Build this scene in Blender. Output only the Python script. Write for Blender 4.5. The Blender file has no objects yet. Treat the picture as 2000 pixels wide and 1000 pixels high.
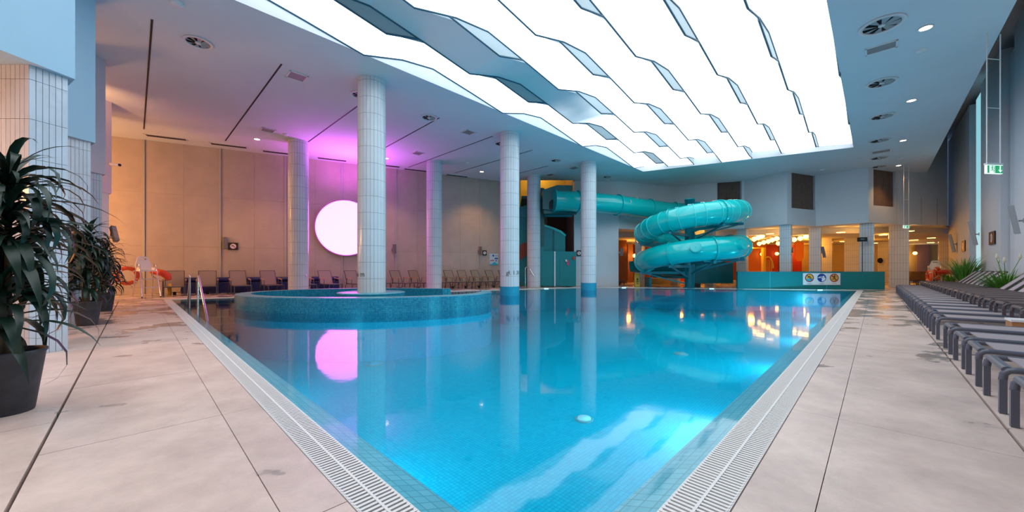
import bpy, math, random
from mathutils import Vector, Matrix, geometry
R = random.Random(7)
C = bpy.context.scene.collection
sc = bpy.context.scene
PI = math.pi
# ---------------------------------------------------------------- camera
H, F, Y0 = 1.2, 723.0, 526.0
cd = bpy.data.cameras.new('camera'); cam = bpy.data.objects.new('camera', cd); C.objects.link(cam)
cam.location = (0, 0, H); cam.rotation_euler = (PI/2, 0, 0)
cd.sensor_width = 36; cd.lens = 36*F/2000; cd.shift_y = 26/2000; cd.clip_end = 200; cd.clip_start = .05
sc.camera = cam
# ---------------------------------------------------------------- world, view
w = bpy.data.worlds.new('world'); sc.world = w; w.use_nodes = True
w.node_tree.nodes['Background'].inputs[0].default_value = (.35, .5, .75, 1)
w.node_tree.nodes['Background'].inputs[1].default_value = .15
sc.view_settings.view_transform = 'Standard'; sc.view_settings.look = 'None'
sc.view_settings.gamma = 1; sc.view_settings.use_curve_mapping = False
sc.view_settings.exposure = 0.0
sc.cycles.max_bounces = 7; sc.cycles.diffuse_bounces = 3; sc.cycles.glossy_bounces = 3; sc.cycles.transparent_max_bounces = 6
PANEL_L = 2.45            # brightness of the stretched light ceiling
WARM = (1, .50, .16)
def lamp(kind, loc, energy, col, size=.1, rot=(0, 0, 0), spot=None, blend=.5, name=None):
    l = bpy.data.lights.new(name or kind.lower()+'_lamp', kind); l.energy = energy; l.color = col
    if kind == 'AREA': l.size = size
    else: l.shadow_soft_size = size
    if kind == 'SPOT': l.spot_size = math.radians(spot or 90); l.spot_blend = blend
    o = bpy.data.objects.new(name or kind.lower()+'_lamp', l); C.objects.link(o); o.location = loc; o.rotation_euler = rot
    return o
# warm lamps of the side aisle on the left, beyond the piers
lamp('POINT', (-20.0, 14.0, 5.2), 300, (1, .42, .12), .3)
lamp('POINT', (-18.6, 13.2, 2.6), 520, (1, .48, .20), .4)
lamp('SPOT', (-14.6, 11.0, 5.4), 900, (1, .46, .18), .3, (math.radians(180), 0, 0), 165, 1)     # unseen uplight added in the left aisle to warm the ceiling
lamp('POINT', (-14.2, 9.6, 3.0), 260, (1, .45, .14), .3)
lamp('POINT', (-8.4, 3.6, 2.6), 190, (1, .36, .10), .3)
# warm lamps of the hall behind the piers on the right
for x, y, e in ((10, 32, 300), (15, 33, 420), (20, 31, 420), (25, 31, 420), (30, 32, 420), (35, 34, 380), (19, 37, 200), (29, 37, 200)):
    lamp('POINT', (x, y, 3.0), e*.31, (1, .34, .025), .25)
for x, y in ((14.5, 28.0), (19.2, 26.0), (23.6, 25.0), (26.6, 26.4)):     # lamps added under the soffit to warm the lintel and pillars
    lamp('POINT', (x, y, 3.5), 32, (1, .42, .06), .15)
lamp('POINT', (2.2, 29.6, 9.1), 110, (1, .58, .08), .2)     # tower recess
# magenta wash above the round light
lamp('SPOT', (-8.7, 20.0, 4.9), 1000, (.85, .12, 1), .4, (math.radians(180), 0, 0), 150, 1)
# unseen underwater lamps added to brighten the pool and throw cyan upward
for a_, b_, e_ in ((8, 1.35, 20), (4, 1.35, 36), (1.15, 6, 90), (1.15, 11, 100), (1.15, 16, 100), (1.15, 21, 110), (1.15, 26, 110)):
    p_ = (-.7129*a_+.7013*b_, .7013*a_+.7129*b_, -.7)
    al = lamp('AREA', p_, e_*.9, (.10, .78, 1), .5)
    al.rotation_euler = Vector((-.7013, -.7129, .25) if b_ < 2 else (.7129, -.7013, .25)).to_track_quat('Z', 'Y').to_euler()
# ---------------------------------------------------------------- geometry helpers
AX = Vector((-.7129, .7013)); BX = Vector((.7013, .7129))
def AB(a, b, z=None):
    p = AX*a + BX*b
    return (p.x, p.y) if z is None else (p.x, p.y, z)
def G(u, v, z=0.0):                     # the point at height z that stands at a picture position
    Y = F*(H-z)/(v-Y0); return Vector(((u-1000)*Y/F, Y, z))
CZ = 7.5
def CE(u, v): return G(u, v, CZ)
def ray_wall(u, v, P, Q):               # where a line of sight meets the vertical wall P-Q
    r = (u-1000)/F
    dx, dy = Q[0]-P[0], Q[1]-P[1]
    t = (r*P[1]-P[0])/(dx-r*dy)
    x, y = P[0]+dx*t, P[1]+dy*t
    return Vector((x, y, H+(Y0-v)*y/F))
class MB:
    def __init__(s): s.v = []; s.f = []; s.sm = []; s.mi = []; s.m = 0
    def add(s, vs, fs, smooth=False):
        n = len(s.v); s.v += [tuple(p) for p in vs]
        for f in fs: s.f.append([i+n for i in f]); s.sm.append(smooth); s.mi.append(s.m)
        return s
    def box(s, c, d, rz=0, M=None):
        hx, hy, hz = d[0]/2, d[1]/2, d[2]/2
        R3 = M if M is not None else Matrix.Rotation(rz, 3, 'Z')
        vs = [R3 @ Vector((x, y, z)) + Vector(c) for z in (-hz, hz) for x, y in ((-hx, -hy), (hx, -hy), (hx, hy), (-hx, hy))]
        return s.add(vs, [(3, 2, 1, 0), (4, 5, 6, 7), (0, 1, 5, 4), (1, 2, 6, 5), (2, 3, 7, 6), (3, 0, 4, 7)])
    def bar(s, p0, p1, w, h):           # box between two points
        p0, p1 = Vector(p0), Vector(p1); d = p1-p0; L = d.length; d.normalize()
        up = Vector((0, 0, 1)) if abs(d.z) < .95 else Vector((0, 1, 0))
        y = up.cross(d).normalized(); z = d.cross(y)
        return s.box((p0+p1)/2, (L, w, h), M=Matrix((d, y, z)).transposed())
    def prism(s, poly, z0, z1):
        n = len(poly)
        A = sum(poly[i][0]*poly[(i+1) % n][1]-poly[(i+1) % n][0]*poly[i][1] for i in range(n))
        if A < 0: poly = poly[::-1]
        vs = [(p[0], p[1], z0) for p in poly]+[(p[0], p[1], z1) for p in poly]
        tris = geometry.tessellate_polygon([[Vector((p[0], p[1], 0)) for p in poly]])
        fs = []
        for t in tris:
            a, b, c = [Vector(poly[i][:2]) for i in t]
            if (b-a).cross(c-a) < 0: t = t[::-1]
            fs.append(tuple(i+n for i in t)); fs.append(tuple(t[::-1]))
        fs += [(i, (i+1) % n, (i+1) % n+n, i+n) for i in range(n)]
        return s.add(vs, fs)
    def tube(s, path, r, n=8, closed=False, cap=True, flat=1.0):
        P = [Vector(p) for p in path]; m = len(P); rr = r if isinstance(r, (list, tuple)) else [r]*m
        vs = []; prev = None
        for i in range(m):
            if closed: t = P[(i+1) % m]-P[i-1]
            else: t = P[min(i+1, m-1)]-P[max(i-1, 0)]
            t.normalize()
            if prev is None:
                u = Vector((0, 0, 1)) if abs(t.z) < .9 else Vector((1, 0, 0))
                prev = (u-t*u.dot(t)).normalized()
            else: prev = (prev-t*prev.dot(t)).normalized()
            q = t.cross(prev)
            for k in range(n):
                a = 2*PI*k/n; vs.append(P[i]+(prev*math.cos(a)*flat+q*math.sin(a))*rr[i])
        fs = []
        for i in range(m if closed else m-1):
            for k in range(n):
                a, b = i*n+k, i*n+(k+1) % n; j = ((i+1) % m)*n
                fs.append((a, b, j+(k+1) % n, j+k))
        s.add(vs, fs, True)
        if cap and not closed:
            s.add([vs[k] for k in range(n)], [tuple(range(n))[::-1]]); s.add([vs[(m-1)*n+k] for k in range(n)], [tuple(range(n))])
        return s
    def lathe(s, prof, c=(0, 0, 0), n=24, smooth=True):
        vs = []; fs = []; m = len(prof)
        for k in range(n):
            a = 2*PI*k/n
            for r, z in prof: vs.append((c[0]+r*math.cos(a), c[1]+r*math.sin(a), c[2]+z))
        for k in range(n):
            for i in range(m-1):
                a, b = k*m+i, ((k+1) % n)*m+i; fs.append((a, b, b+1, a+1))
        return s.add(vs, fs, smooth)
    def cyl(s, p0, p1, r, n=12, r1=None): return s.tube([p0, p1], [r, r if r1 is None else r1], n)
    def move(s, d, rz=0):
        M = Matrix.Rotation(rz, 3, 'Z'); s.v = [tuple(M @ Vector(p)+Vector(d)) for p in s.v]; return s
    def xf(s, M): s.v = [tuple(M @ Vector(p)) for p in s.v]; return s
    def mesh(s, name, mats):
        me = bpy.data.meshes.new(name); me.from_pydata(s.v, [], s.f)
        for m in (mats if isinstance(mats, (list, tuple)) else [mats]): me.materials.append(m)
        me.polygons.foreach_set('use_smooth', s.sm); me.polygons.foreach_set('material_index', s.mi)
        me.update(); return me
    def build(s, name, mat, parent=None, w=False, kind=None, label=None, loc=None):
        """w=True: vertices are in world space (parent only moved, not turned)"""
        off = Vector((0, 0, 0))
        if parent is None:
            if loc is None:
                xs = [p[0] for p in s.v]; ys = [p[1] for p in s.v]; zs = [p[2] for p in s.v]
                off = Vector(((min(xs)+max(xs))/2, (min(ys)+max(ys))/2, min(zs)))
            else: off = Vector(loc)
        elif w:
            r = parent
            while r.parent: r = r.parent
            off = r.location.copy()
        if off.length: s.v = [tuple(Vector(p)-off) for p in s.v]
        o = bpy.data.objects.new(name, s.mesh(name, mat)); C.objects.link(o)
        if parent is None: o.location = off
        else: o.parent = parent
        if kind: o['kind'] = kind
        if label: o['label'] = label
        return o
def tag(o, label, cat, group=None, kind=None):
    o['label'] = label; o['category'] = cat
    if group: o['group'] = group
    if kind: o['kind'] = kind
    return o
def thing(name, label, cat, loc=(0, 0, 0), rz=0, group=None):
    o = bpy.data.objects.new(name, None); C.objects.link(o); o.empty_display_size = .2
    o.location = loc; o.rotation_euler = (0, 0, rz); return tag(o, label, cat, group)
def dup(root, loc, rz=0, label=None, group=None):
    r = root.copy(); C.objects.link(r); r.location = loc; r.rotation_euler = (0, 0, rz)
    if label: r['label'] = label
    if group: r['group'] = group
    for ch in list(root.children):
        c = ch.copy(); C.objects.link(c); c.parent = r
        for g in ch.children:
            d = g.copy(); C.objects.link(d); d.parent = c
    return r
def inst(src, loc, parent, rot=None, scale=None):
    o = src.copy(); C.objects.link(o); o.parent = parent; o.location = loc
    if rot is not None: o.rotation_euler = rot
    if scale is not None: o.scale = scale
    return o
def text_mesh(s, size, mats, depth=.002):
    cu = bpy.data.curves.new('text', 'FONT'); cu.body = s; cu.size = size; cu.align_x = 'CENTER'; cu.align_y = 'CENTER'; cu.resolution_u = 3
    cu.extrude = depth
    o = bpy.data.objects.new('text', cu); C.objects.link(o)
    dg = bpy.context.evaluated_depsgraph_get(); me = bpy.data.meshes.new_from_object(o.evaluated_get(dg))
    vs = [v.co.copy() for v in me.vertices]; fs = [list(p.vertices) for p in me.polygons]
    bpy.data.objects.remove(o); bpy.data.curves.remove(cu)
    return vs, fs
# ---------------------------------------------------------------- materials
def _nt(name):
    m = bpy.data.materials.new(name); m.use_nodes = True; nt = m.node_tree
    return m, nt, nt.nodes['Principled BSDF']
def mat(name, col, rough=.5, metal=0, var=0.0, scale=4, bump=0.0, bscale=None, spec=None, emit=None, estr=0, coat=0, rand=0):
    m, nt, b = _nt(name); N = nt.nodes; L = nt.links
    b.inputs['Base Color'].default_value = (*col, 1); b.inputs['Roughness'].default_value = rough; b.inputs['Metallic'].default_value = metal
    if spec is not None: b.inputs['Specular IOR Level'].default_value = spec
    if coat: b.inputs['Coat Weight'].default_value = coat; b.inputs['Coat Roughness'].default_value = .08
    if emit: b.inputs['Emission Color'].default_value = (*emit, 1); b.inputs['Emission Strength'].default_value = estr
    out = None
    if var or bump:
        g = N.new('ShaderNodeNewGeometry')
        n = N.new('ShaderNodeTexNoise'); n.inputs['Scale'].default_value = scale; n.inputs['Detail'].default_value = 5; n.inputs['Roughness'].default_value = .62
        L.new(g.outputs['Position'], n.inputs['Vector'])
        if var:
            mr = N.new('ShaderNodeMapRange'); mr.inputs[1].default_value = .3; mr.inputs[2].default_value = .7
            mr.inputs[3].default_value = 1-var; mr.inputs[4].default_value = 1+var*.6; L.new(n.outputs[0], mr.inputs[0])
            mx = N.new('ShaderNodeMix'); mx.data_type = 'RGBA'; mx.blend_type = 'MULTIPLY'; mx.inputs[0].default_value = 1
            mx.inputs[6].default_value = (*col, 1); L.new(mr.outputs[0], mx.inputs[7]); out = mx.outputs[2]
        if bump:
            n2 = N.new('ShaderNodeTexNoise'); n2.inputs['Scale'].default_value = bscale or scale*6; n2.inputs['Detail'].default_value = 4
            L.new(g.outputs['Position'], n2.inputs['Vector'])
            bp = N.new('ShaderNodeBump'); bp.inputs['Strength'].default_value = bump; bp.inputs['Distance'].default_value = .02
            L.new(n2.outputs[0], bp.inputs['Height']); L.new(bp.outputs[0], b.inputs['Normal'])
    if rand:
        oi = N.new('ShaderNodeObjectInfo'); mr = N.new('ShaderNodeMapRange'); mr.inputs[3].default_value = 1-rand; mr.inputs[4].default_value = 1+rand
        L.new(oi.outputs['Random'], mr.inputs[0]); mx = N.new('ShaderNodeMix'); mx.data_type = 'RGBA'; mx.blend_type = 'MULTIPLY'; mx.inputs[0].default_value = 1
        if out: L.new(out, mx.inputs[6])
        else: mx.inputs[6].default_value = (*col, 1)
        L.new(mr.outputs[0], mx.inputs[7]); out = mx.outputs[2]
    if out: L.new(out, b.inputs['Base Color'])
    return m
def mosaic(name, ca, cb, grout, size, mode, rad=1.0, rough=.25):
    """small glass tiles; mode 'flat' = plan grid turned with the pool, 'wrap' = round a centre, 'wall' = upright flat wall"""
    m, nt, b = _nt(name); N = nt.nodes; L = nt.links
    b.inputs['Roughness'].default_value = rough
    if mode == 'flat':
        g = N.new('ShaderNodeNewGeometry'); mp = N.new('ShaderNodeMapping'); mp.inputs['Rotation'].default_value = (0, 0, -math.atan2(BX.y, BX.x))
        L.new(g.outputs['Position'], mp.inputs[0]); vec = mp.outputs[0]
    else:
        tc = N.new('ShaderNodeTexCoord'); sp = N.new('ShaderNodeSeparateXYZ'); L.new(tc.outputs['Object'], sp.inputs[0])
        cmb = N.new('ShaderNodeCombineXYZ')
        if mode == 'wrap':
            at = N.new('ShaderNodeMath'); at.operation = 'ARCTAN2'; L.new(sp.outputs[1], at.inputs[0]); L.new(sp.outputs[0], at.inputs[1])
            mu = N.new('ShaderNodeMath'); mu.operation = 'MULTIPLY'; mu.inputs[1].default_value = rad; L.new(at.outputs[0], mu.inputs[0])
            L.new(mu.outputs[0], cmb.inputs[0])
        else:
            ad = N.new('ShaderNodeMath'); ad.operation = 'ADD'; L.new(sp.outputs[0], ad.inputs[0]); L.new(sp.outputs[1], ad.inputs[1])
            mu = N.new('ShaderNodeMath'); mu.operation = 'MULTIPLY'; mu.inputs[1].default_value = .71; L.new(ad.outputs[0], mu.inputs[0]); L.new(mu.outputs[0], cmb.inputs[0])
        L.new(sp.outputs[2], cmb.inputs[1]); vec = cmb.outputs[0]
    br = N.new('ShaderNodeTexBrick'); br.offset = 0; br.squash = 1
    br.inputs['Color1'].default_value = (*ca, 1); br.inputs['Color2'].default_value = (*cb, 1); br.inputs['Mortar'].default_value = (*grout, 1)
    br.inputs['Scale'].default_value = 1; br.inputs['Brick Width'].default_value = size; br.inputs['Row Height'].default_value = size
    br.inputs['Mortar Size'].default_value = size*.06; br.inputs['Mortar Smooth'].default_value = .2
    L.new(vec, br.inputs['Vector']); L.new(br.outputs['Color'], b.inputs['Base Color'])
    return m
def emis(name, col, s, base=(.8, .8, .8)):
    return mat(name, base, .5, emit=col, estr=s)
M = {}
M['grout'] = mat('dark_grout', (.05, .045, .05), .8)
M['slotblack'] = mat('black_slot', (.01, .01, .012), .6)
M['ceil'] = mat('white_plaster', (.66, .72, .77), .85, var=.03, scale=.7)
M['pinkcast'] = mat('pink_cast_paint', (.70, .60, .66), .8, var=.03, scale=1)  # white block paint with a pinkish cast of light mixed in
M['bluecast'] = mat('blue_cast_paint', (.36, .56, .72), .8, var=.03, scale=1)  # same white block paint, blue cast of the light put into the colour
M['white'] = mat('cool_white_paint', (.66, .69, .74), .8, var=.03, scale=1)
M['panel'] = mat('beige_wall_panel', (.50, .42, .36), .75, var=.10, scale=1.3, bump=.06, bscale=30, rand=.03)
M['channel'] = mat('grey_channel', (.45, .43, .42), .5)
M['tile'] = mat('glazed_tile', (.54, .61, .70), .12, var=.06, scale=3, bump=.25, bscale=9, rand=.04)
M['tgrout'] = mat('tile_grout', (.16, .14, .16), .8)
M['ctile'] = mat('cream_tile', (.68, .71, .75), .18, var=.05, scale=2, bump=.12, bscale=12)
M['bluetile'] = mosaic('blue_band_mosaic', (.01, .30, .48), (.015, .36, .55), (.01, .2, .34), .05, 'wrap', .45)
M['grate'] = mat('white_grate', (.78, .77, .76), .45)
M['ring'] = mosaic('ring_mosaic', (.006, .20, .32), (.02, .31, .44), (.01, .09, .16), .05, 'wrap', 3.6)
M['rim'] = mosaic('rim_mosaic', (.08, .36, .46), (.16, .46, .55), (.08, .25, .33), .05, 'flat')
M['poolfloor'] = mosaic('pool_mosaic', (.003, .42, .57), (.006, .49, .63), (.003, .28, .43), .05, 'flat')
M['poolwall'] = mosaic('pool_wall_mosaic', (.01, .42, .62), (.02, .50, .7), (.01, .28, .45), .05, 'wall')
M['edgeband'] = mosaic('edge_mosaic', (.40, .56, .62), (.52, .64, .70), (.30, .42, .48), .075, 'flat')
M['step'] = mosaic('step_mosaic', (.30, .22, .24), (.38, .28, .28), (.45, .30, .35), .06, 'flat')
M['stepedge'] = mat('step_edge_tile', (.10, .08, .16), .4)
M['tealrib'] = mat('light_teal_gelcoat', (.03, .62, .62), .3)
M['teal'] = mat('teal_gelcoat', (.0, .50, .50), .2, var=.04, scale=1, coat=.4)
M['tealdark'] = mat('dark_teal_gelcoat', (.0, .13, .14), .35, var=.05, scale=1)
M['tealpaint'] = mat('teal_steel', (.0, .20, .25), .4)
M['tealwall'] = mat('teal_barrier', (.0, .22, .24), .5, var=.03, scale=1)
M['steel'] = mat('polished_steel', (.75, .75, .76), .12, metal=1)
M['dsteel'] = mat('brushed_steel', (.45, .45, .47), .3, metal=1)
M['char'] = mat('charcoal_metal', (.10, .11, .15), .35)
M['brownframe'] = mat('dark_bronze_metal', (.09, .075, .085), .35)
M['sling'] = mat('taupe_mesh', (.34, .29, .31), .75, bump=.05, bscale=300)
M['slingbr'] = mat('brown_mesh', (.11, .075, .065), .75, bump=.05, bscale=300)
M['slingbeige'] = mat('beige_mesh', (.30, .24, .19), .75)
M['wood'] = mat('teak', (.45, .22, .09), .5, var=.2, scale=12)
M['navy'] = mat('navy_vinyl', (.01, .02, .16), .35)
M['pot'] = mat('slate_pot', (.045, .05, .065), .6, var=.35, scale=7, bump=.1)
M['soil'] = mat('soil', (.03, .02, .015), .95)
M['leaf'] = mat('dark_green_leaf', (.005, .027, .016), .42, var=.3, scale=6, rand=.35)
M['stem'] = mat('woody_stem', (.10, .07, .04), .8, bump=.4, bscale=40)
M['grass'] = mat('bright_grass', (.09, .30, .03), .5, var=.3, scale=8, rand=.2)
M['flower'] = mat('pale_seedhead', (.7, .65, .5), .7)
M['orange'] = mat('lifebuoy_orange', (.85, .11, .02), .35)
M['red'] = mat('rescue_red', (.65, .05, .02), .4)
M['rope'] = mat('cream_rope', (.75, .68, .5), .8)
M['plastic'] = mat('white_plastic', (.82, .80, .78), .3)
M['black'] = mat('black_plastic', (.012, .012, .014), .35)
M['spk'] = mat('grey_speaker', (.16, .15, .15), .5)
M['grey'] = mat('grey_metal', (.34, .36, .38), .45)
M['hole'] = mat('dark_recess', (.015, .017, .02), .8)
M['yellow'] = mat('yellow_plastic', (.75, .48, .05), .4)
M['grille'] = mat('grey_grille', (.30, .30, .31), .5, metal=.3)
M['curtain'] = mat('brown_curtain', (.16, .10, .08), .85, var=.15, scale=3)
M['darkwood'] = mat('brown_wood_panel', (.22, .07, .02), .5, var=.15, scale=4)
M['ochre'] = mat('ochre_wall', (.55, .42, .20), .7, var=.05, scale=2)
M['orwall'] = mat('orange_wall', (.75, .22, .05), .6)
M['redwall'] = mat('red_wall', (.5, .04, .02), .6)
M['maroon'] = mat('maroon_wall', (.20, .04, .02), .6)
M['mauve'] = mat('mauve_wall', (.35, .22, .24), .7)
M['signwhite'] = mat('sign_white', (.82, .80, .82), .4)
M['signblack'] = mat('sign_black', (.008, .008, .01), .4)
M['signred'] = mat('sign_red', (.40, .005, .03), .4)
M['signamber'] = mat('sign_amber', (.85, .48, .08), .4)
M['signblue'] = mat('sign_blue', (.005, .05, .30), .4)
M['signcyan'] = mat('sign_cyan', (.02, .45, .62), .4)
M['signpink'] = mat('sign_pink', (.6, .08, .18), .4)
M['exitgreen'] = mat('exit_green', (.0, .25, .10), .4, emit=(.0, .35, .13), estr=.6)
M['exitwhite'] = mat('exit_white', (.8, .9, .85), .4, emit=(.8, 1, .9), estr=.9)
M['fixture'] = mat('white_fixture', (.75, .75, .76), .5)
M['lampwarm'] = emis('lamp_glow', (1, .72, .42), 14)
M['globe'] = emis('globe_glow', (1, .50, .12), 6)
M['pink'] = emis('round_light_glow', (1, .15, 1.05), 4.5, (.8, .6, .8))
M['uwl'] = emis('underwater_lamp_glow', (.25, .65, 1), 3)
M['daylight'] = emis('lit_window_glow', (.35, .75, .85), .7, (.3, .5, .55))
M['pinkledge'] = mat('round_light_casing', (.55, .25, .6), .4)
def wet_deck():
    m, nt, b = _nt('wet_deck_stone'); N = nt.nodes; L = nt.links
    g = N.new('ShaderNodeNewGeometry'); n = N.new('ShaderNodeTexNoise'); n.inputs['Scale'].default_value = .9; n.inputs['Detail'].default_value = 6
    n.inputs['Roughness'].default_value = .55
    mp = N.new('ShaderNodeMapping'); mp.inputs['Rotation'].default_value = (0, 0, -.78); mp.inputs['Scale'].default_value = (1, 1.6, 1)
    L.new(g.outputs['Position'], mp.inputs[0]); L.new(mp.outputs[0], n.inputs['Vector'])
    # puddles lie farther out along the deck
    d = N.new('ShaderNodeVectorMath'); d.operation = 'LENGTH'; L.new(g.outputs['Position'], d.inputs[0])
    mr = N.new('ShaderNodeMapRange'); mr.inputs[1].default_value = 4; mr.inputs[2].default_value = 16; mr.inputs[3].default_value = -.12; mr.inputs[4].default_value = .06
    L.new(d.outputs['Value'], mr.inputs[0])
    ad = N.new('ShaderNodeMath'); ad.operation = 'ADD'; L.new(n.outputs[0], ad.inputs[0]); L.new(mr.outputs[0], ad.inputs[1])
    st = N.new('ShaderNodeMapRange'); st.inputs[1].default_value = .53; st.inputs[2].default_value = .57; L.new(ad.outputs[0], st.inputs[0])
    fine = N.new('ShaderNodeTexNoise'); fine.inputs['Scale'].default_value = 1.7; fine.inputs['Detail'].default_value = 9; fine.inputs['Roughness'].default_value = .7
    L.new(g.outputs['Position'], fine.inputs['Vector'])
    cr = N.new('ShaderNodeValToRGB'); cr.color_ramp.elements[0].position = .3; cr.color_ramp.elements[1].position = .72
    cr.color_ramp.elements[0].color = (.50, .385, .345, 1); cr.color_ramp.elements[1].color = (.80, .64, .57, 1); L.new(fine.outputs[0], cr.inputs[0])
    oi = N.new('ShaderNodeObjectInfo'); ov = N.new('ShaderNodeMapRange'); ov.inputs[3].default_value = .95; ov.inputs[4].default_value = 1.04; L.new(oi.outputs['Random'], ov.inputs[0])
    m0 = N.new('ShaderNodeMix'); m0.data_type = 'RGBA'; m0.blend_type = 'MULTIPLY'; m0.inputs[0].default_value = 1; L.new(cr.outputs[0], m0.inputs[6]); L.new(ov.outputs[0], m0.inputs[7])
    mx = N.new('ShaderNodeMix'); mx.data_type = 'RGBA'; L.new(st.outputs[0], mx.inputs[0]); L.new(m0.outputs[2], mx.inputs[6]); mx.inputs[7].default_value = (.36, .31, .29, 1)
    L.new(mx.outputs[2], b.inputs['Base Color'])
    rr = N.new('ShaderNodeMapRange'); rr.inputs[3].default_value = .38; rr.inputs[4].default_value = .12; L.new(st.outputs[0], rr.inputs[0]); L.new(rr.outputs[0], b.inputs['Roughness'])
    bp = N.new('ShaderNodeBump'); bp.inputs['Strength'].default_value = .15; bp.inputs['Distance'].default_value = .01
    n2 = N.new('ShaderNodeTexNoise'); n2.inputs['Scale'].default_value = 90; L.new(g.outputs['Position'], n2.inputs['Vector']); L.new(n2.outputs[0], bp.inputs['Height'])
    L.new(bp.outputs[0], b.inputs['Normal'])
    return m
M['deck'] = wet_deck()
def water():
    m = bpy.data.materials.new('pool_water'); m.use_nodes = True; nt = m.node_tree; N = nt.nodes; L = nt.links; N.clear()
    out = N.new('ShaderNodeOutputMaterial'); mix = N.new('ShaderNodeMixShader'); tr = N.new('ShaderNodeBsdfTransparent'); gl = N.new('ShaderNodeBsdfGlossy')
    tr.inputs[0].default_value = (.62, .95, 1, 1); gl.inputs['Roughness'].default_value = .05
    fr = N.new('ShaderNodeFresnel'); fr.inputs['IOR'].default_value = 1.36
    g = N.new('ShaderNodeNewGeometry'); n = N.new('ShaderNodeTexNoise'); n.inputs['Scale'].default_value = 1.6; n.inputs['Detail'].default_value = 3
    L.new(g.outputs['Position'], n.inputs['Vector'])
    bp = N.new('ShaderNodeBump'); bp.inputs['Strength'].default_value = .05; bp.inputs['Distance'].default_value = .03
    L.new(n.outputs[0], bp.inputs['Height']); L.new(bp.outputs[0], gl.inputs['Normal'])
    L.new(fr.outputs[0], mix.inputs[0]); L.new(tr.outputs[0], mix.inputs[1]); L.new(gl.outputs[0], mix.inputs[2]); L.new(mix.outputs[0], out.inputs[0])
    return m
M['water'] = water()
# ================================================================ SETTING
def struct(name, mb, m, w=False, parent=None): return mb.build(name, m, parent, kind='structure' if parent is None else None)
bi, ai = 1.0, .785                      # pool edges (inner side of the overflow grates)
bo, ao = .77, .515
P0 = AB(ai, bi); PL = AB(20.1, bi); PC = (5.5, 24.9); PR = AB(ai, 29.0)
WL = -.015
def off_poly(poly, d):
    n = len(poly); out = []
    A = sum(poly[i][0]*poly[(i+1) % n][1]-poly[(i+1) % n][0]*poly[i][1] for i in range(n)); sg = 1 if A > 0 else -1
    for i in range(n):
        p0, p1, p2 = Vector(poly[i-1]), Vector(poly[i]), Vector(poly[(i+1) % n])
        d1 = (p1-p0).normalized(); d2 = (p2-p1).normalized()
        n1 = Vector((d1.y, -d1.x))*sg; n2 = Vector((d2.y, -d2.x))*sg
        k = (n1+n2); k = k/(1+n1.dot(n2)); q = p1+k*d; out.append((q.x, q.y))
    return out
pool = [P0, PR, PC, PL]
poolo = off_poly(pool, .27)
def holed(outer, hole, z):
    mb = MB(); allp = list(outer)+list(hole)
    t = geometry.tessellate_polygon([[Vector((*p, 0)) for p in outer], [Vector((*p, 0)) for p in hole]])
    fs = []
    for f in t:
        a, b, c = [Vector(allp[i]) for i in f]
        fs.append(tuple(f) if (b-a).cross(c-a) > 0 else tuple(f[::-1]))
    return mb.add([(p[0], p[1], z) for p in allp], fs)
# floor base under the slabs
outer = [AB(-9, -9), AB(-9, 52), AB(40, 52), AB(40, -9)]
mb = holed(outer, pool, -.05)
floor = struct('floor', mb, M['grout'])
def fl(poly):
    MB().prism([AB(*p) for p in poly], -.05, 0).build('floor_slab', M['deck'], floor, w=True)
aL = 20.1+.27; bR = 29.0+.27
fl([(-9, -9), (-9, -2.36), (40, -2.36), (40, -9)])
fl([(-9, -2.35), (-9, 52), (-3.54, 52), (-3.54, -2.35)])
fl([(-3.53, -2.35), (-3.53, .765), (.05, .765), (.05, -2.35)])
def toab(p): v = Vector(p); return (v.dot(AX)/AX.dot(AX), v.dot(BX)/BX.dot(BX))
pco = toab(poolo[2]); plo = toab(poolo[3]); pro = toab(poolo[1])
fl([(plo[0], -2.35), (plo[0], plo[1]), pco, (pro[0], pro[1]), (-3.53, pro[1]), (-3.53, 52), (40, 52), (40, -2.35)])
# large deck slabs, each one a piece
def slab(a0, a1, b0, b1, g=.0022):
    MB().prism([AB(a0+g, b0+g), AB(a1-g, b0+g), AB(a1-g, b1-g), AB(a0+g, b1-g)], -.048, 0+R.uniform(-.0008, .0008)).build('floor_tile', M['deck'], floor, w=True)
for (b0, b1, o) in ((-2.35, -1.40, .55), (-1.40, -.457, .75), (-.443, .50, 0), (.50, bo-.002, 0)):
    js = [.05]+[1.95+o+1.9*k for k in range(-1, 12)]+[plo[0]]
    js = sorted(set(j for j in js if .05 <= j <= plo[0]))
    for i in range(len(js)-1):
        if js[i+1]-js[i] > .1: slab(js[i], js[i+1], b0, b1)
for (a0, a1, o) in ((.215, ao-.002, 0), (-.693, .215, 0), (-1.65, -.707, .4), (-2.6, -1.65, .1), (-3.53, -2.6, .6)):
    js = [.77]+[2.05+o+1.9*k for k in range(0, 16)]+[pro[1]]
    js = sorted(set(j for j in js if .77 <= j <= pro[1]))
    for i in range(len(js)-1):
        if js[i+1]-js[i] > .1: slab(a0, a1, js[i], js[i+1])
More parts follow.
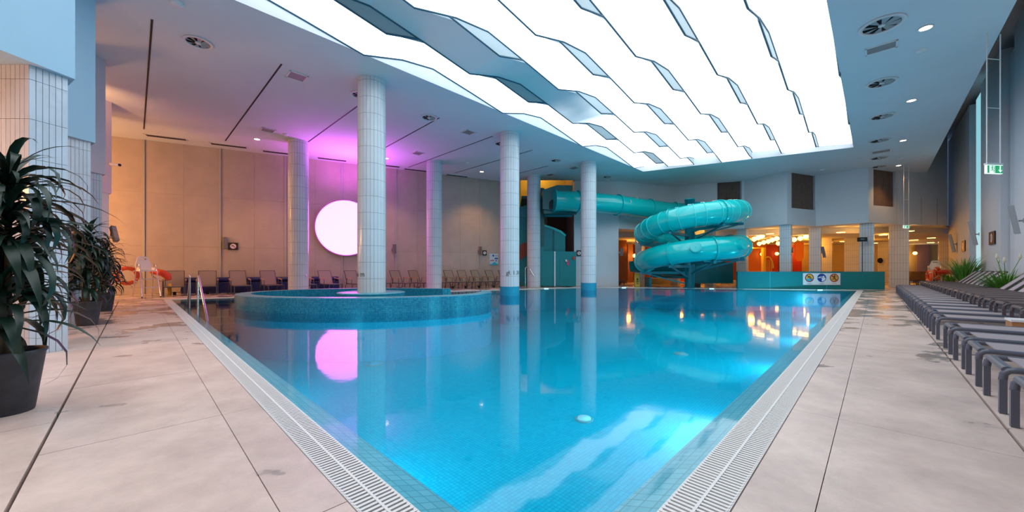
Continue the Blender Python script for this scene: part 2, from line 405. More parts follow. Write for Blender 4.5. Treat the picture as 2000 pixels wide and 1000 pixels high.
# pool shell
def ring_wall(poly, z0, z1, flip=False):
    mb = MB(); n = len(poly)
    for i in range(n):
        p, q = poly[i], poly[(i+1) % n]
        mb.add([(p[0], p[1], z0), (q[0], q[1], z0), (q[0], q[1], z1), (p[0], p[1], z1)], [(0, 1, 2, 3)])
    return mb
DB = -1.30
inn = off_poly(pool, -.22)
mb = ring_wall(inn, DB, -.10); mb2 = MB()
pw = struct('pool_wall', mb, M['poolwall'])
pf = MB().add([(*p, DB) for p in inn], [(0, 1, 2, 3)]).build('pool_floor', M['poolfloor'], kind='structure')
mb = MB()
for i in range(4):
    p, q, r, s = pool[i], pool[(i+1) % 4], inn[(i+1) % 4], inn[i]
    mb.add([(*p, -.02), (*q, -.02), (*r, -.10), (*s, -.10)], [(0, 1, 2, 3)])
mb.build('edge_band', M['edgeband'], pw, w=True)
ring_wall(pool, -.05, -.02).build('edge_lip', M['edgeband'], pw, w=True)
wt = MB().add([(*p, WL) for p in pool], [(0, 1, 2, 3)])
wo = wt.build('pool_water', M['water']); tag(wo, 'clear turquoise water filling the whole swimming pool', 'water', kind='stuff')
# entry steps at the far left end of the pool
dS = (Vector(PC)-Vector(PL)).normalized(); nS = Vector((dS.y, -dS.x))
st = thing('pool_steps', 'submerged brown tiled steps along the far left pool edge beyond the ladder rails', 'steps', (PL[0]+1.8, PL[1]-.6, DB))
for k in range(5):
    p = Vector(PL)+nS*.1+dS*.3; q = p+dS*8.4; w0 = .5+.62*k
    z1 = -.22-.2*k
    a, b = Vector(PL)+AX*(-.35)*(0)+nS*(w0-.5), None
    lo = Vector(PL)+nS*(.25+.62*k)
    # each tread: a strip parallel to the far edge, clipped by the left pool wall
    s0 = (bi+.3-BX.dot(lo))/BX.dot(dS); s1 = s0+4.6-.25*k
    hi = lo+nS*.60; t0 = (bi+.3-BX.dot(hi))/BX.dot(dS)
    pts = [lo+dS*s0, lo+dS*s1, hi+dS*s1, hi+dS*t0]
    MB().prism([tuple(x) for x in pts], DB+.002, z1).build('step', M['step'], st, w=True)
    e0, e1 = hi+dS*(t0+.02), hi+dS*s1
    MB().bar((e0.x, e0.y, z1+.006), (e1.x, e1.y, z1+.006), .06, .01).build('step_edge', M['stepedge'], st, w=True)
# overflow grates
def grate(label, fn, L0, L1, GW_=.222):
    t = thing('overflow_grate', label, 'grate', (*fn((L0+L1)/2, .115), -.05))
    c = MB(); c.prism([fn(L0, 0), fn(L1, 0), fn(L1, GW_), fn(L0, GW_)], -.049, -.047); c.build('channel', M['hole'], t, w=True)
    for o in (.002, GW_/2-.006, GW_-.016):
        MB().prism([fn(L0, o), fn(L1, o), fn(L1, o+.014), fn(L0, o+.014)], -.03, -.006 if o < .01 or o > .18 else -.001).build('grate_rail', M['grate'], t, w=True)
    sp = .033; n = int((L1-L0)/sp)
    base = None; sx = MB()
    ang = math.atan2(fn(0, 1)[1]-fn(0, 0)[1], fn(0, 1)[0]-fn(0, 0)[0])
    order = [k for k in range(n)]
    for k in order:
        c0 = fn(L0+(k+.5)*sp, GW_/2)
        if k < 300:
            if base is None:
                base = MB().box((0, 0, 0), (GW_-.014, .018, .022)).build('grate_bar', M['grate'], t)
                first = base
                base.location = Vector((*c0, -.014))-t.location; base.rotation_euler = (0, 0, ang)
            else: inst(base, Vector((*c0, -.014))-t.location, t, (0, 0, ang))
        else: sx.box((*c0, -.014), (GW_-.014, .018, .022), ang)
    if sx.v: sx.build('far_grate_bars', M['grate'], t, w=True, kind='stuff')
    return t
grate('white slatted overflow grate along the left pool edge', lambda s, o: AB(s, bi-.004-o), .9, 20.1)
grate('white slatted overflow grate along the right pool edge', lambda s, o: AB(ai-.004-o, s), 1.1, 29.0, .262)
# far coping in pale stone
cop = MB()
for i in (1, 2):
    p, q, r, s = pool[i], pool[(i+1) % 4], poolo[(i+1) % 4], poolo[i]
    cop.prism([p, q, r, s], -.045, .008)
cp = cop.build('trim_1', M['grate'], kind='structure')
# ---------------------------------------------------------------- ceiling
LA0, LA1 = .83, 10.7
hole = [AB(LA0, -6), AB(LA0, 26.0), AB(LA1, 22.95), AB(LA1, -6)]
cout = [AB(-2.35, -9), AB(-2.35, 41), (12, 33), (4.5, 33), (4.5, 26.2), (.6, 26.2), (.6, 33), (-30, 20), (-30, -2), (-10, -12)]
mb = holed(cout, hole, CZ)
mb.f = [f[::-1] for f in mb.f]
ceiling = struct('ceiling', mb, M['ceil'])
mb = MB()
for i in range(4):
    p, q = hole[i], hole[(i+1) % 4]
    mb.add([(*p, CZ), (*q, CZ), (*q, 9.0), (*p, 9.0)], [(0, 1, 2, 3)])
mb.build('opening_side', M['white'], ceiling, w=True)
MB().add([(*p, 9.0) for p in hole], [(0, 1, 2, 3)]).build('opening_lid', M['white'], ceiling, w=True)
# high ceiling over the window side
p = [AB(-2.35, -9), AB(-2.35, 41), AB(-5, 41), AB(-5, -9)]
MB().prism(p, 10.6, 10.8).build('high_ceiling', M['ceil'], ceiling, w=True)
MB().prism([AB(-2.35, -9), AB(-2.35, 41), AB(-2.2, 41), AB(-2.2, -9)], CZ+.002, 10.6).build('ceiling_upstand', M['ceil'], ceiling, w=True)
# stretched light ceiling : seven folded strips
def strip_mat(k, dim):
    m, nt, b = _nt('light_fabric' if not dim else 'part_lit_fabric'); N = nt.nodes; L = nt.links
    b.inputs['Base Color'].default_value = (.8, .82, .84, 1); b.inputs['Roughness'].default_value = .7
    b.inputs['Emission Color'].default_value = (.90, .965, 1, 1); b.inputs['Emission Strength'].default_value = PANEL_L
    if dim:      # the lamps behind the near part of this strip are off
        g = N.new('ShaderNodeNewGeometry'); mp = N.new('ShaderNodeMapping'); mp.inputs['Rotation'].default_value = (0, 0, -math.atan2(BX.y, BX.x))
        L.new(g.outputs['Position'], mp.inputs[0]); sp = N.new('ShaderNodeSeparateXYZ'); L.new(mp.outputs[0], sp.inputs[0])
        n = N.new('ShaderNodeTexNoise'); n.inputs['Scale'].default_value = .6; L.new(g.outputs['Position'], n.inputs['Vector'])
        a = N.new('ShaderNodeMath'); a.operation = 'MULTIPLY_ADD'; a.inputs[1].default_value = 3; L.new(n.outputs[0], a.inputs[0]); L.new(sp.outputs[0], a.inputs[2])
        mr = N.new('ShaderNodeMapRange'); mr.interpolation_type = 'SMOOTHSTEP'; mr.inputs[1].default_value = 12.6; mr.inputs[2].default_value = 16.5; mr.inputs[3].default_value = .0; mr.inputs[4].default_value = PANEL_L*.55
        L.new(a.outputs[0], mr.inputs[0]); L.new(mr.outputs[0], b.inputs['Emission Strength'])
    return m
M['fabric'] = strip_mat(0, False); M['fabricdim'] = strip_mat(1, True)
M['riser'] = mat('riser_fabric', (.42, .50, .54), .7)
M['seam'] = mat('seam_rail', (.04, .12, .18), .5)
lc = thing('light_ceiling', 'huge backlit white stretched ceiling of seven folded strips over the pool', 'ceiling light', (*AB(5.7, 10), 7.3))
T = 5.65
def prof(b, odd):
    x = ((b-11.57+(T/2 if odd else 0)) % T)/T
    pts = ((0, .10), (.2, .25), (.5, .0), (.78, -.26), (1.0, .10))
    for (x0, z0), (x1, z1) in zip(pts, pts[1:]):
        if x <= x1: return CZ+.24+z0+(z1-z0)*(x-x0)/(x1-x0)
    return CZ+.1
edges = [LA1-.01, 9.3, 7.9, 6.5, 5.05, 3.65, 2.2, LA0+.01]
def bend(a): return 26.0+(22.95-26.0)*(a-LA0)/(LA1-LA0)-.02
br = sorted(set([-5.9]+[round(11.57+T*(j+x+o), 3) for j in range(-4, 4) for x in (0, .2, .5, .78) for o in (0, .5)]))
for k in range(7):
    a0, a1 = edges[k], edges[k+1]
    odd = k % 2; e0, e1 = bend(a0), bend(a1)
    bs = [b for b in br if -5.95 < b < min(e0, e1)-.1]
    mb = MB(); vs = []
    for b in bs: vs += [AB(a0, b, prof(b, odd)), AB(a1, b, prof(b, odd))]
    vs += [AB(a0, e0, prof(e0, odd)), AB(a1, e1, prof(e1, odd))]
    fs = [(2*i, 2*i+1, 2*i+3, 2*i+2) for i in range(len(vs)//2-1)]
    mb.add(vs, fs)
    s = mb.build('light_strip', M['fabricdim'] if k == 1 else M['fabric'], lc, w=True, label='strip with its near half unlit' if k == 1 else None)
    for a, e in ((a0, e0), (a1, e1)):
        path = [AB(a, b, prof(b, odd)-.004) for b in bs]+[AB(a, e, prof(e, odd)-.004)]
        MB().tube(path, .03, 4).build('seam_rail', M['seam'], s, w=True)
for k in range(8):     # upright risers between neighbouring strips
    a = edges[k]; e = bend(a); bs = [b for b in br if -5.95 < b < e-.1]+[e]; vs = []
    for b in bs:
        z0 = prof(b, k % 2) if k < 7 else 8.2; z1 = prof(b, (k-1) % 2) if k > 0 else 8.2
        vs += [AB(a, b, min(z0, z1)), AB(a, b, max(z0, z1)+.001)]
    MB().add(vs, [(2*i, 2*i+1, 2*i+3, 2*i+2) for i in range(len(vs)//2-1)]).build('riser', M['riser'], lc, w=True)
# ---------------------------------------------------------------- far left panelled wall
WA = Vector((-19.6, 17.2)); WB = Vector((-.4, 26.7)); wd = (WB-WA).normalized(); wn = Vector((wd.y, -wd.x)); wang = math.atan2(wd.y, wd.x)
wallp = MB().prism([tuple(WA-wd*6), tuple(WB+wd*1.0), tuple(WB+wd*1.0-wn*.4), tuple(WA-wd*6-wn*.4)], -.05, CZ+.3)
wall_back = struct('wall_back', wallp, M['grout'])
def wcoord(u):
    p = ray_wall(u, 500, WA+wn*.04, WB+wn*.04); return (Vector((p.x, p.y))-WA).dot(wd)
joints = [-6]+[wcoord(u) for u in (281, 430, 558, 668, 773, 856, 938)]+[(WB-WA).length+.9]
for i in range(len(joints)-1):
    s0, s1 = joints[i], joints[i+1]; n = 2 if s1-s0 < 4.2 else 3
    inset = .02 if i == 0 else .04
    zs = [0, 2.35, 4.95, CZ]
    for c in range(n):
        for r in range(3):
            x0 = s0+.05+(s1-s0-.07)*c/n; x1 = s0+.05+(s1-s0-.07)*(c+1)/n
            c3 = WA+wd*((x0+x1)/2)+wn*(inset/2+R.uniform(-.002, .002))
            MB().box((c3.x, c3.y, (zs[r]+zs[r+1])/2), (x1-x0-.005, inset, zs[r+1]-zs[r]-.005), wang).build('wall_panel', M['panel'], wall_back, w=True)
    if i:
        c3 = WA+wd*s0+wn*.045
        MB().box((c3.x, c3.y, CZ/2), (.09, .09, CZ-.01), wang).build('wall_channel', M['channel'], wall_back, w=True)
# ---------------------------------------------------------------- left side: outer wall and stepped piers
q = [AB(-8, -8.5), AB(34, -8.5), AB(34, -9), AB(-8, -9)]
struct('wall_left', MB().prism(q, -.05, CZ), M['panel'])
A1 = Vector((-6.55, 5.55))
for k in range(4):
    d = AX*4.0*k; nm = ('nearest', 'second', 'third', 'farthest')[k]
    bl = [(-6.69, 4.45), (-6.55, 5.55), (-7.5, 6.1), (-8.7, 6.1), (-8.7, 4.45)]
    bl = [(x+d.x, y+d.y) for x, y in bl]
    o = MB().prism(bl, 4.05, CZ).build('trim_%d' % (k+2), M['bluecast'] if k < 2 else M['pinkcast'], kind='structure')
    N0, E0 = Vector((-6.72, 5.15)), Vector((-6.62, 5.52))
    pl = [N0, E0, Vector((-7.3, 5.95)), Vector((-7.75, 5.95)), Vector((-7.75, 5.15))]
    core = off_poly([tuple(p+d) for p in pl], -.012)
    lab = {0: 'large tiled pier nearest on the left behind the biggest potted plant', 1: 'second tiled pier on the left behind the middle potted plant',
           2: 'third tiled pier on the left, narrow and pinkish in the picture', 3: 'plain grey pier at the far end of the left row'}[k]
    t = thing('tiled_pier', lab, 'pier', ((N0+d).x-.4, (N0+d).y+.4, 0), group='tiled piers along the left aisle')
    MB().prism(core if k < 3 else [tuple(p+d) for p in pl], 0, 4.05).build('core', M['tgrout'] if k < 3 else M['white'], t, w=True)
    if k == 3: continue
    rows = [4.05, 3.85]+[3.85-.553*j for j in range(1, 7)]+[0]
    joined = MB()
    for (P, Q, nc) in ((N0+d, E0+d, 6), (Vector((-7.75, 5.15))+d, N0+d, 16)):
        e = (Q-P); Lf = e.length; e.normalize(); nn = Vector((e.y, -e.x)); an = math.atan2(e.y, e.x)
        for c in range(nc):
            for j in range(len(rows)-1):
                if rows[j]-rows[j+1] < .04: continue
                cx = P+e*(Lf*(c+.5)/nc)-nn*.006; zz = (rows[j]+rows[j+1])/2; tl = R.uniform(-.006, .006)
                Mx = Matrix.Rotation(an, 3, 'Z') @ Matrix.Rotation(tl, 3, 'Z') @ Matrix.Rotation(R.uniform(-.004, .004), 3, 'X')
                bx = MB().box((cx.x, cx.y, zz), (Lf/nc-.006, .014, rows[j]-rows[j+1]-.006), M=Mx)
                if k < 2: bx.build('tile', M['tile'], t, w=True)
                else: joined.add(bx.v, bx.f)
    if joined.v: joined.build('tile_cladding', M['tile'], t, w=True, kind='stuff')
# ---------------------------------------------------------------- right side: window wall with white fins
RA = -3.6
q = [AB(RA-.75, -9), AB(RA-.75, 40), AB(RA-1.1, 40), AB(RA-1.1, -9)]
wall_right = struct('wall_right', MB().prism(q, -.05, 10.7), M['white'])
fins = [(31.7, 39.8, 0), (30.0, 31.65, -.3), (24.6, 28.6, .0), (22.6, 24.55, -.22), (17.2, 22.5, .0), (15.2, 17.1, -.3), (9.5, 13.8, 0), (2, 8, 0)]
for b0, b1, dd in fins:
    MB().prism([AB(RA+dd, b0), AB(RA+dd, b1), AB(RA-.75, b1), AB(RA-.75, b0)], 0, 9.6+(.5 if dd == 0 else .2)).build('wall_fin', M['white'], wall_right, w=True)
for i, (b0, b1) in enumerate(((28.66, 29.95), (13.86, 15.1))):
    MB().prism([AB(RA-.02, b0), AB(RA-.02, b1), AB(RA-.1, b1), AB(RA-.1, b0)], .1, 9.8).build('window_%d' % (i+1), M['daylight'], kind='structure')
# ---------------------------------------------------------------- far right: saw-tooth bulkhead over tiled pillars
Q = [Vector(p) for p in ((4.45, 26.5), (7.6, 26.4), (12.4, 28.2), (14.8, 26.9), (16.5, 26.3), (17.65, 23.75), (20.4, 24.85), (22.1, 22.95), (24.85, 23.85), (28.7, 24.4))]
def band(pts, th, z0, z1):
    up = [p+Vector((0, th)) for p in pts]
    return MB().prism([tuple(p) for p in pts]+[tuple(p) for p in up[::-1]], z0, z1)
SO = 4.1
zt = {1: 4.2}
wr = struct('wall_far', band(Q[0:2], .35, -.05, CZ), M['white'])         # plain wall left of the opening
def face(P, S, z0, z1, nm='bulkhead', m='white', th=.3):
    MB().prism([tuple(P), tuple(S), tuple(S+Vector((0, th))), tuple(P+Vector((0, th)))], z0, z1).build(nm, M[m], wr, w=True)
face(Q[1], Q[2], SO, CZ); face(Q[2], Q[3], SO, CZ)
def at(P, S, u):
    p = ray_wall(u, 500, P, S); return Vector((p.x, p.y))
def windowed(P, S, u0, u1, v0, n):
    a, b = at(P, S, u0), at(P, S, u1); zb = ray_wall(u0, v0, P, S).z
    face(P, a, SO, CZ); face(b, S, SO, CZ) if (S-b).length > .05 else None
    face(a, b, SO, zb)
    o = Vector((0, .26))
    w_ = MB().prism([tuple(a+o), tuple(b+o), tuple(b+o+Vector((0, .04))), tuple(a+o+Vector((0, .04)))], zb, CZ).build('window_%d' % n, M['hole'], kind='structure')
    # pleated curtain behind the opening
    k = 40; e = b-a; path = [a+e*(i/k)+Vector((0, .17+.035*math.sin(i*1.9))) for i in range(k+1)]
    vs = []; [vs.extend([(p.x, p.y, zb), (p.x, p.y, CZ)]) for p in path]
    MB().add(vs, [(2*i, 2*i+2, 2*i+3, 2*i+1) for i in range(k)], True).build('curtain', M['curtain'], w_, w=True)
windowed(Q[3], Q[4], 1401, 1449, 392, 3)
face(Q[4], Q[5], SO, CZ)
windowed(Q[5], Q[6], 1546, 1592, 406, 4)
face(Q[6], Q[7], SO, CZ)
windowed(Q[7], Q[8], 1706, 1749, 401, 5)
face(Q[8], Q[9], SO, 10.7)
for u in (1799, 1830):
    p = at(Q[8], Q[9], u); MB().box((p.x, p.y-.01, 5.0), (.03, .03, 1.75)).build('wall_joint', M['channel'], wr, w=True)
MB().prism([tuple(p+Vector((0, .3))) for p in Q[1:]]+[(34, 28), (34, 30), (7.6, 30)], SO, SO+.1).build('soffit', M['white'], wr, w=True)
# hall behind
hall_c = MB().prism([(7.3, 29.2), (12.4, 29.6), (16.5, 27.8), (20, 26.6), (25, 25.6), (29.5, 26), (52, 30), (52, 46), (7.3, 46)], 3.72, 4.095)
struct('ceiling_hall', hall_c, M['white'])
HB = 38.0
wall_hall = MB().prism([(7.2, HB), (52, HB), (52, HB+.3), (7.2, HB+.3)], -.05, 3.75).build('wall_hall', M['ochre'], kind='structure')
def field(u0, u1, m, z0=0, z1=3.7, y=HB-.06, th=.05, nm='wall_field'):
    MB().box(((u0+u1-2000)/2*y/F, y, (z0+z1)/2), ((u1-u0)*y/F, th, z1-z0)).build(nm, M[m], wall_hall, w=True)
field(1455, 1497, 'orwall'); field(1497, 1519, 'redwall', y=HB-.1); field(1519, 1545, 'maroon'); field(1545, 1566, 'redwall'); field(1566, 1600, 'ochre', y=HB-.1)
field(1207, 1300, 'maroon'); field(1300, 1350, 'redwall'); field(1350, 1455, 'maroon')
field(1790, 1815, 'mauve', y=HB-.15)
# hanging rounded orange baffle
mb = MB(); y = 34; x0, x1 = (1553-1000)*y/F, (1570-1000)*y/F; r = (x1-x0)/2; cx = (x0+x1)/2; zc = H+(Y0-502)*y/F
pts = [(x0, 3.7), (x1, 3.7)]+[(cx+r*math.cos(a), zc+r*math.sin(a)) for a in [-PI*i/12 for i in range(13)]]
mb.add([(p[0], y, p[1]) for p in pts]+[(p[0], y+.08, p[1]) for p in pts], [tuple(range(len(pts))), tuple(range(len(pts), 2*len(pts)))[::-1]]+[(i, (i+1) % len(pts), (i+1) % len(pts)+len(pts), i+len(pts)) for i in range(len(pts))])
tag(mb.build('hanging_baffle', M['orwall']), 'orange round-ended panel hanging between the pillars above the teal barrier', 'panel')
struct('wall_hall_left', MB().prism([(7.3, 26.8), (7.6, 26.8), (7.6, HB), (7.3, HB)], -.05, 4.1), M['ochre'])
struct('wall_hall_right', MB().prism([(52, 30), (52.3, 30), (52.3, HB), (52, HB)], -.05, 4.1), M['ochre'])
# tiled pillars of the saw-tooth front
def tiled_pillar(cx, cy, w_, rz, z1, label, name='tiled_pillar', mt='ctile'):
    t = thing(name, label, 'pillar', (cx, cy, 0), rz, 'square tiled pillars before the warm lit hall')
    MB().box((0, 0, z1/2), (w_-.02, w_-.02, z1)).build('core', M['tgrout'], t)
    mb = MB(); n = max(3, int(round(w_/.13)))
    for s in range(4):
        A = Matrix.Rotation(s*PI/2, 3, 'Z')
        for i in range(n):
            for j in range(8):
                z0 = j*.54; zz1 = min(z1, z0+.54)
                if zz1-z0 < .03: continue
                c = A @ Vector((-w_/2+(i+.5)*w_/n, -w_/2+.005, 0)); mb.box((c.x, c.y, (z0+zz1)/2), (w_/n-.008, .014, zz1-z0-.008), s*PI/2)
    mb.build('tile_cladding', M[mt], t, kind='stuff'); return t
def pill(u, Y, w_, lab, z1=SO, rz=PI/4):
    return tiled_pillar((u-1000)*Y/F, Y, w_, rz, z1, lab)
pill(1250, 27.6, .52, 'square tiled pillar beside the yellow folding floor sign')
pill(1319, 28.9, .55, 'square tiled pillar low behind the slide support post')
pill(1387, 27.6, .60, 'square tiled pillar right of the slide support post')
pill(1450, 26.9, .62, 'square tiled pillar at the left end of the teal barrier')
pill(1535, 24.35, .60, 'square tiled pillar with a small black notice, behind the barrier')
pill(1592.5, 25.5, .62, 'square tiled pillar carrying a wall speaker, behind the picture sign')
pill(1693, 23.6, .66, 'square tiled pillar with black screen on top part')
pill(1755, 24.75, .92, 'widest square tiled pillar, right of the teal barrier')
pill(1612, 31, .9, 'tiled pillar deeper in the hall behind the wall speaker', 3.72)
pill(1666, 30, 1.0, 'tiled pillar deeper in the hall left of the black screen', 3.72)
pill(1728, 34, .9, 'tiled pillar deepest in the hall between screen and wide pillar', 3.72)
pill(1846, 33, .8, 'tiled pillar at the right end of the hall by the white chair', 3.72)
# recess of the slide tower
struct('wall_tower_back', MB().prism([(.2, 31), (4.9, 31), (4.9, 31.3), (.2, 31.3)], -.05, 9.6), M['ochre'])
struct('wall_tower_left', MB().prism([(.35, 26.9), (.6, 26.9), (.6, 31), (.35, 31)], -.05, 9.6), M['ochre'])
struct('wall_tower_right', MB().prism([(4.45, 26.9), (4.9, 26.9), (4.9, 31), (4.45, 31)], -.05, 9.6), M['mauve'])
struct('ceiling_tower', MB().prism([(.2, 26.2), (4.9, 26.2), (4.9, 31.3), (.2, 31.3)], 9.6, 9.8), M['white'])
# ================================================================ COLUMNS
CR = .45
def col_proto(label):
    t = thing('tiled_column', label, 'column', (0, 0, 0), group='round tiled columns')
    MB().lathe([(CR-.012, 0), (CR-.012, CZ)], n=32).build('core', M['tgrout'], t)
    n = 24; mb = MB(); z = [CZ, CZ-.13]
    while z[-1] > .03: z.append(max(0, z[-1]-.54))
    for k in range(n):
        a0, a1 = 2*PI*(k+.035)/n, 2*PI*(k+.965)/n; am = (a0+a1)/2
        for j in range(len(z)-1):
            zt_, zb = z[j]-.004, z[j+1]+.004
            if zt_-zb < .02: continue
            vs = [(CR*math.cos(a), CR*math.sin(a), q) for a in (a0, am, a1) for q in (zb, zt_)]+[((CR-.014)*math.cos(a), (CR-.014)*math.sin(a), q) for a in (a0, a1) for q in (zb, zt_)]
            mb.add(vs, [(0, 2, 3, 1), (2, 4, 5, 3), (0, 1, 7, 6), (4, 8, 9, 5), (1, 3, 5, 9, 7)])
    mb.build('tile_cladding', M['ctile'], t, kind='stuff'); return t
cols = [(726, 12.45, 'tiled column rising from the round mosaic whirlpool, marked 1.36 m'), (995.5, 17.25, 'tiled column in the water with a blue foot and the mark 1.30 m'),
        (1149.5, 21.9, 'tiled column in the water nearest the slide, with a blue foot'), (583, 18.3, 'warm lit tiled column just left of the round pink light'),
        (848, 21.7, 'tiled column on the deck right of the round pink light'), (1042.5, 25.0, 'farthest tiled column, in front of the slide tower')]
cp0 = None; COLP = []; CT = []
for i, (u, Y, lab) in enumerate(cols):
    x = (u-1000)*Y/F; COLP.append((x, Y))
    if cp0 is None: cp0 = col_proto(lab); cp0.location = (x, Y, 0); t = cp0
    else: t = dup(cp0, (x, Y, 0), i*.13, lab)
    CT.append(t)
for i, (u, Y, lab) in enumerate(cols):
    t = CT[i]
    if i < 3:
        # the foot under water and its blue mosaic band (column 1 stands on its disc)
        MB().lathe([(CR-.005, DB), (CR-.005, .0)], n=32).build('column_foot', M['bluetile'], t)
    if i in (1, 2): MB().lathe([(CR+.004, -.02), (CR+.004, .41)], n=40).build('blue_band', M['bluetile'], t)
    if i < 2:
        vs, fs = text_mesh('1.36 m' if i == 0 else 'gł. 1.30 m', .24 if i == 0 else .26, None, .001)
        px, zc = ((706, 536) if i == 0 else (1009, 533))
        s = (px-u)*Y/F; aa = -PI/2+math.asin(max(-.98, min(.98, s/CR)))-t.rotation_euler.z
        if i == 1: aa -= .02
        mb = MB(); out = []
        for v in vs:
            a = aa+v.x/CR; r = CR+.003+max(0, v.z)
            out.append((r*math.cos(a), r*math.sin(a), v.y+H+(Y0-zc)*(Y-CR)/F))
        mb.add(out, fs); mb.build('depth_marking', M['signblack'], t)
M['ringbase'] = mosaic('ring_base_mosaic', (.02, .52, .72), (.03, .58, .78), (.01, .38, .58), .05, 'wrap', 3.6)  # lighter copy of the ring mosaic, underwater brightness put into the colour
# ================================================================ WHIRLPOOL RING
cx, cy, ra, rb, th = -4.91, 12.8, 4.2, 2.8, .44
RT = .42
rg = thing('whirlpool_ring', 'large oval blue mosaic whirlpool wall standing in the pool round the nearest column', 'whirlpool', (cx, cy, DB))
def ringpt(ph, o, z): return ((ra-o)*math.cos(ph), (rb-o)*math.sin(ph), z-DB)
ph0, ph1 = math.radians(55), math.radians(360+22); n = 150
def taper(f): return th if f < .93 else th*(1-(f-.93)/.07*.55)
vs = []
for k in range(n+1):
    ph = ph0+(ph1-ph0)*k/n; w_ = taper(k/n)
    for o, z in ((0, -.25), (0, -.19), (.012, -.19), (.012, -.16), (0, -.16), (0, RT-.02), (.02, RT)): vs.append(ringpt(ph, o, z))
    for o, z in ((w_, RT), (w_, -.25)): vs.append(ringpt(ph, o, z))
m9 = 9
fo = [(i*m9+j, (i+1)*m9+j, (i+1)*m9+j+1, i*m9+j+1) for i in range(n) for j in list(range(0, 6))+[7]]
MB().add(vs, fo, False).add([vs[j] for j in range(m9)], [tuple(range(m9))]).add([vs[n*m9+j] for j in range(m9)], [tuple(range(m9))[::-1]]).build('ring_wall', M['ring'], rg)
bs_ = []
for k in range(n+1):
    ph = ph0+(ph1-ph0)*k/n; w_ = taper(k/n); bs_ += [ringpt(ph, 0, DB), ringpt(ph, 0, -.25), ringpt(ph, w_, -.25), ringpt(ph, w_, DB)]
MB().add(bs_, [(i*4+j, (i+1)*4+j, (i+1)*4+j+1, i*4+j+1) for i in range(n) for j in (0, 2)]).build('ring_base', M['ringbase'], rg)
ft = [(i*m9+6, (i+1)*m9+6, (i+1)*m9+7, i*m9+7) for i in range(n)]
MB().add([(p[0], p[1], p[2]+.001) for p in vs], ft).build('rim_top', M['rim'], rg)
MB().add([ringpt(2*PI*k/48, .3, -.42) for k in range(48)], [tuple(range(48))]).build('seat_floor', M['poolfloor'], rg)
dk = thing('column_plinth', 'low round mosaic plinth round the foot of the nearest column', 'plinth', (COLP[0][0], COLP[0][1], DB))
MB().lathe([(1.08, 0), (1.08, .42-DB)], n=64).build('plinth_side', M['ring'], dk)
MB().lathe([(1.08, .42-DB), (1.06, .44-DB), (CR+.003, .44-DB)], n=64).build('plinth_top', M['rim'], dk)
# ================================================================ ROUND LIGHT
pc = ray_wall(676, 445, WA+wn*.3, WB+wn*.3)
rl = thing('round_wall_light', 'big glowing pink disc light on the far panelled wall', 'light', (pc.x, pc.y, pc.z-1.64), wang)
def disc(r, y0, y1, n=64):
    mb = MB(); vs = [(r*math.cos(2*PI*k/n), y0, 1.64+r*math.sin(2*PI*k/n)) for k in range(n)]+[(r*math.cos(2*PI*k/n), y1, 1.64+r*math.sin(2*PI*k/n)) for k in range(n)]
    mb.add(vs, [tuple(range(n)), tuple(range(n, 2*n))[::-1]]+[((k+1) % n, k, k+n, (k+1) % n+n) for k in range(n)]); return mb
disc(1.60, -.03, 0).build('diffuser', M['pink'], rl)
disc(1.64, .0, .10).build('casing', M['pinkledge'], rl)
MB().cyl((0, .1, 1.64), (0, .25, 1.64), .25).build('bracket', M['grey'], rl)
# ================================================================ POTTED DRACAENAS
def leaf_mesh(L, W, droop, seed):
    r = random.Random(seed); n = 7; vs = []; fs = []; x = 0; z = 0; pit = r.uniform(.5, 1.0)
    for i in range(n+1):
        t = i/n; w_ = W*(math.sin(PI*min(1, t*.92+.08))**.6)*(1-t**4)
        if i == n: w_ = .001
        vs += [(x, -w_/2, z+.18*w_), (x, 0, z), (x, w_/2, z+.18*w_)]
        x += math.cos(pit)*L/n; z += math.sin(pit)*L/n; pit -= droop*(.6+t*1.2)/n*2
    for i in range(n):
        for j in (0, 1): fs.append((i*3+j, i*3+j+1, i*3+j+4, i*3+j+3))
    return MB().add(vs, fs, True)
LEAVES = [leaf_mesh(.52+.05*(i % 4), .048+.006*(i % 3), .60+.24*(i % 6), i).mesh('leaf', M['leaf']) for i in range(12)]
def dracaena(label, x, y, seed, top=2.2, dens=30):
    r = random.Random(seed)
    t = thing('potted_dracaena', label, 'potted plant', (x, y, 0), group='tall potted dracaenas along the left aisle')
    mb = MB().lathe([(0, 0), (.15, 0), (.155, .01), (.215, .49), (.225, .50), (.225, .52), (.212, .52), (.205, .48)], n=40)
    mb.build('pot', M['pot'], t)
    MB().lathe([(0, .465), (.207, .47)], n=24).build('soil', M['soil'], t)
    heads = [(.0, .02, top-.28), (.09, -.05, top-.62), (-.08, .06, top-.95), (.05, -.08, 1.0), (-.1, -.03, top-.45)]
    for hx, hy, hz in heads:
        bx, by = hx*.6, hy*.6
        MB().tube([(bx, by, .45), (bx*1.2, by*1.2, .45+(hz-.45)*.5), (hx, hy, hz)], [.028, .022, .016], 7).build('stem', M['stem'], t)
        for k in range(dens):
            o = bpy.data.objects.new('leaf', LEAVES[r.randrange(12)]); C.objects.link(o); o.parent = t
            f = k/dens; zz = hz-.32*f+.02
            o.location = (hx, hy, zz)
            o.rotation_euler = (r.uniform(-.2, .2), f*1.35-.45+r.uniform(-.15, .15), k*2.399+r.uniform(-.3, .3))
            s = .82+.4*min(1, f+.25); o.scale = (s, s*1.15, s)
    return t
dracaena('biggest dark green potted dracaena, nearest on the left', -4.24, 3.1, 1, 2.25, 50)
dracaena('middle potted dracaena in front of the second tiled pier', -9.10, 7.93, 2, 2.22, 44)
dracaena('farthest potted dracaena, partly hidden behind the middle one', -11.8, 10.72, 3, 2.0, 36)
